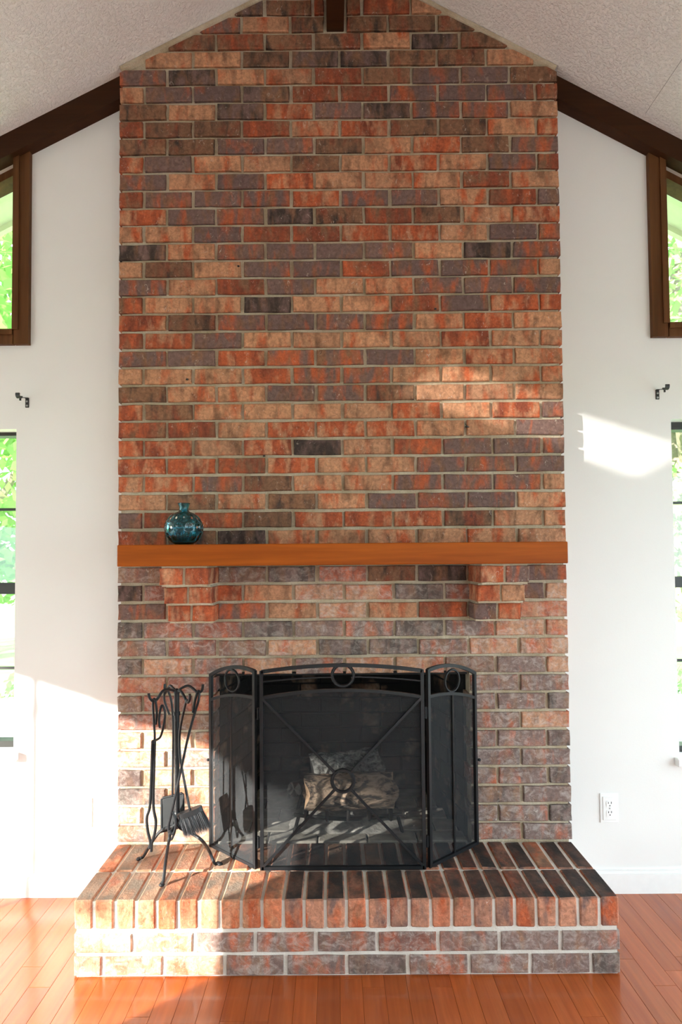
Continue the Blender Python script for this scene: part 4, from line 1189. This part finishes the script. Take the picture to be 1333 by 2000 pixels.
def foliage_mesh(n, blobs, size, seed):
    r = random.Random(seed); vs = []; fs = []
    for i in range(n):
        bx_, by_, bz_, br_ = r.choice(blobs)
        while True:
            p_ = Vector((r.uniform(-1, 1), r.uniform(-1, 1), r.uniform(-1, 1)))
            if p_.length < 1: break
        p_ = Vector((bx_, by_, bz_)) + p_ * br_
        d1 = Vector((r.gauss(0, 1), r.gauss(0, 1), r.gauss(0, 1))).normalized(); d2 = d1.orthogonal().normalized()
        s = size * r.uniform(.6, 1.3)
        o = len(vs)
        vs += [p_ - d1 * s, p_ + d2 * s * .5, p_ + d1 * s, p_ - d2 * s * .5]; fs.append((o, o + 1, o + 2, o + 3))
    return vs, fs
def make_tree(seed):
    r = random.Random(seed); H = 5.5
    tm = MB(); tm.tube([(0, 0, -.1), (.05, 0, 1.2), (-.05, .1, 2.5), (.1, 0, 4.2)], [.20, .16, .13, .05], 10, sub=4)
    for k in range(8):
        a = r.uniform(0, 6.28); z = r.uniform(1.2, 3.6); L = r.uniform(1.2, 2.2)
        tm.tube([(0, 0, z), (math.cos(a) * L * .5, math.sin(a) * L * .5, z + .4), (math.cos(a) * L, math.sin(a) * L, z + .9)], [.06, .04, .015], 7, sub=3)
    blobs = [(math.cos(a) * q, math.sin(a) * q, z, r.uniform(.7, 1.2)) for a, q, z in [(r.uniform(0, 6.28), r.uniform(.2, 2.0), r.uniform(1.0, 5.2)) for _ in range(16)]]
    fm = MB(); fm.add(*foliage_mesh(11000, blobs, .075, seed)); return tm.mesh('trunk', TRUNKM, True), fm
protos = []
for sd in (1, 2):
    t_m, f_m = make_tree(sd); protos.append((t_m, f_m.mesh('foliage', LEAF), f_m.mesh('foliage_pale', LEAF2)))
TREES = [(-6.4, 10.5, 0, 0), (6.9, 11.5, 1, 1), (-14.5, 15.0, 1, 1), (17.0, 15.5, 0, 0)]
for i, (x, y, k, pale) in enumerate(TREES):
    e = thing('garden_tree', ('bright green leafy tree on the lawn outside the left windows', 'pale green leafy tree on the lawn outside the right windows', 'pale green tree at the far left edge of the lawn', 'bright green tree at the far right edge of the lawn')[i], 'tree', (x, y, -.3), 'trees beyond the windows')
    for nm, me in (('trunk', protos[k][0]), ('foliage', protos[k][2 if pale else 1])):
        o = bpy.data.objects.new(nm, me); col.objects.link(o); o.parent = e
        if nm == 'foliage': o['kind'] = 'stuff'
    e.rotation_euler[2] = i * 1.3; e.scale = (1.75 + .1 * (i % 3),) * 3
# hedge behind the garden wall
for x in (-4.4, -2.5, 2.6, 4.5):
    fm = MB(); fm.add(*foliage_mesh(1500, [(0, 0, .35, .5), (.5, .1, .3, .4), (-.5, 0, .3, .4)], .05, int(x * 10)))
    e = thing('garden_shrub', {-4.4: 'bushy pale shrub behind the garden wall below the left tree', -2.5: 'pale shrub behind the garden wall near the left window', 2.6: 'deep green shrub behind the garden wall near the right window', 4.5: 'deep green shrub behind the garden wall below the right tree'}[x], 'shrub', (x, 5.3, -.3), 'shrubs behind the garden wall')
    o = fm.build('foliage', LEAF2 if x < 0 else LEAF, e)
    o.matrix_parent_inverse = Matrix.Identity(4); o['kind'] = 'stuff'
    sm = MB(); sm.tube([(0, 0, -.02), (.02, 0, .35)], [.03, .015], 7); o = sm.build('stem', TRUNKM, e); o.matrix_parent_inverse = Matrix.Identity(4)
# tree outside the patio door whose leaves dapple the low sun
e = thing('garden_tree', 'slender leafy tree outside the patio door', 'tree', (-8.2, -2.3, -.3))
sm = MB(); sm.tube([(0, 0, -.1), (.1, .1, 1.4), (0, .2, 3.0), (.1, .1, 4.6)], [.07, .055, .04, .015], 9, sub=4)
r = random.Random(3)
for k in range(12):
    a = r.uniform(0, 6.28); z = r.uniform(1.2, 4.0); L = r.uniform(1.0, 2.0)
    sm.tube([(0, .1, z), (math.cos(a) * L * .5, math.sin(a) * L * .5, z + .2), (math.cos(a) * L, math.sin(a) * L, z + .35)], [.03, .018, .008], 6, sub=3)
o = sm.build('trunk', TRUNKM, e, True); o.matrix_parent_inverse = Matrix.Identity(4)
blobs = [(r.uniform(-1.6, 1.6), r.uniform(-1.6, 1.6), r.uniform(1.4, 4.4), r.uniform(.3, .6)) for _ in range(18)]
fm = MB(); fm.add(*foliage_mesh(420, blobs, .06, 77)); o = fm.build('foliage', LEAF, e); o.matrix_parent_inverse = Matrix.Identity(4); o['kind'] = 'stuff'
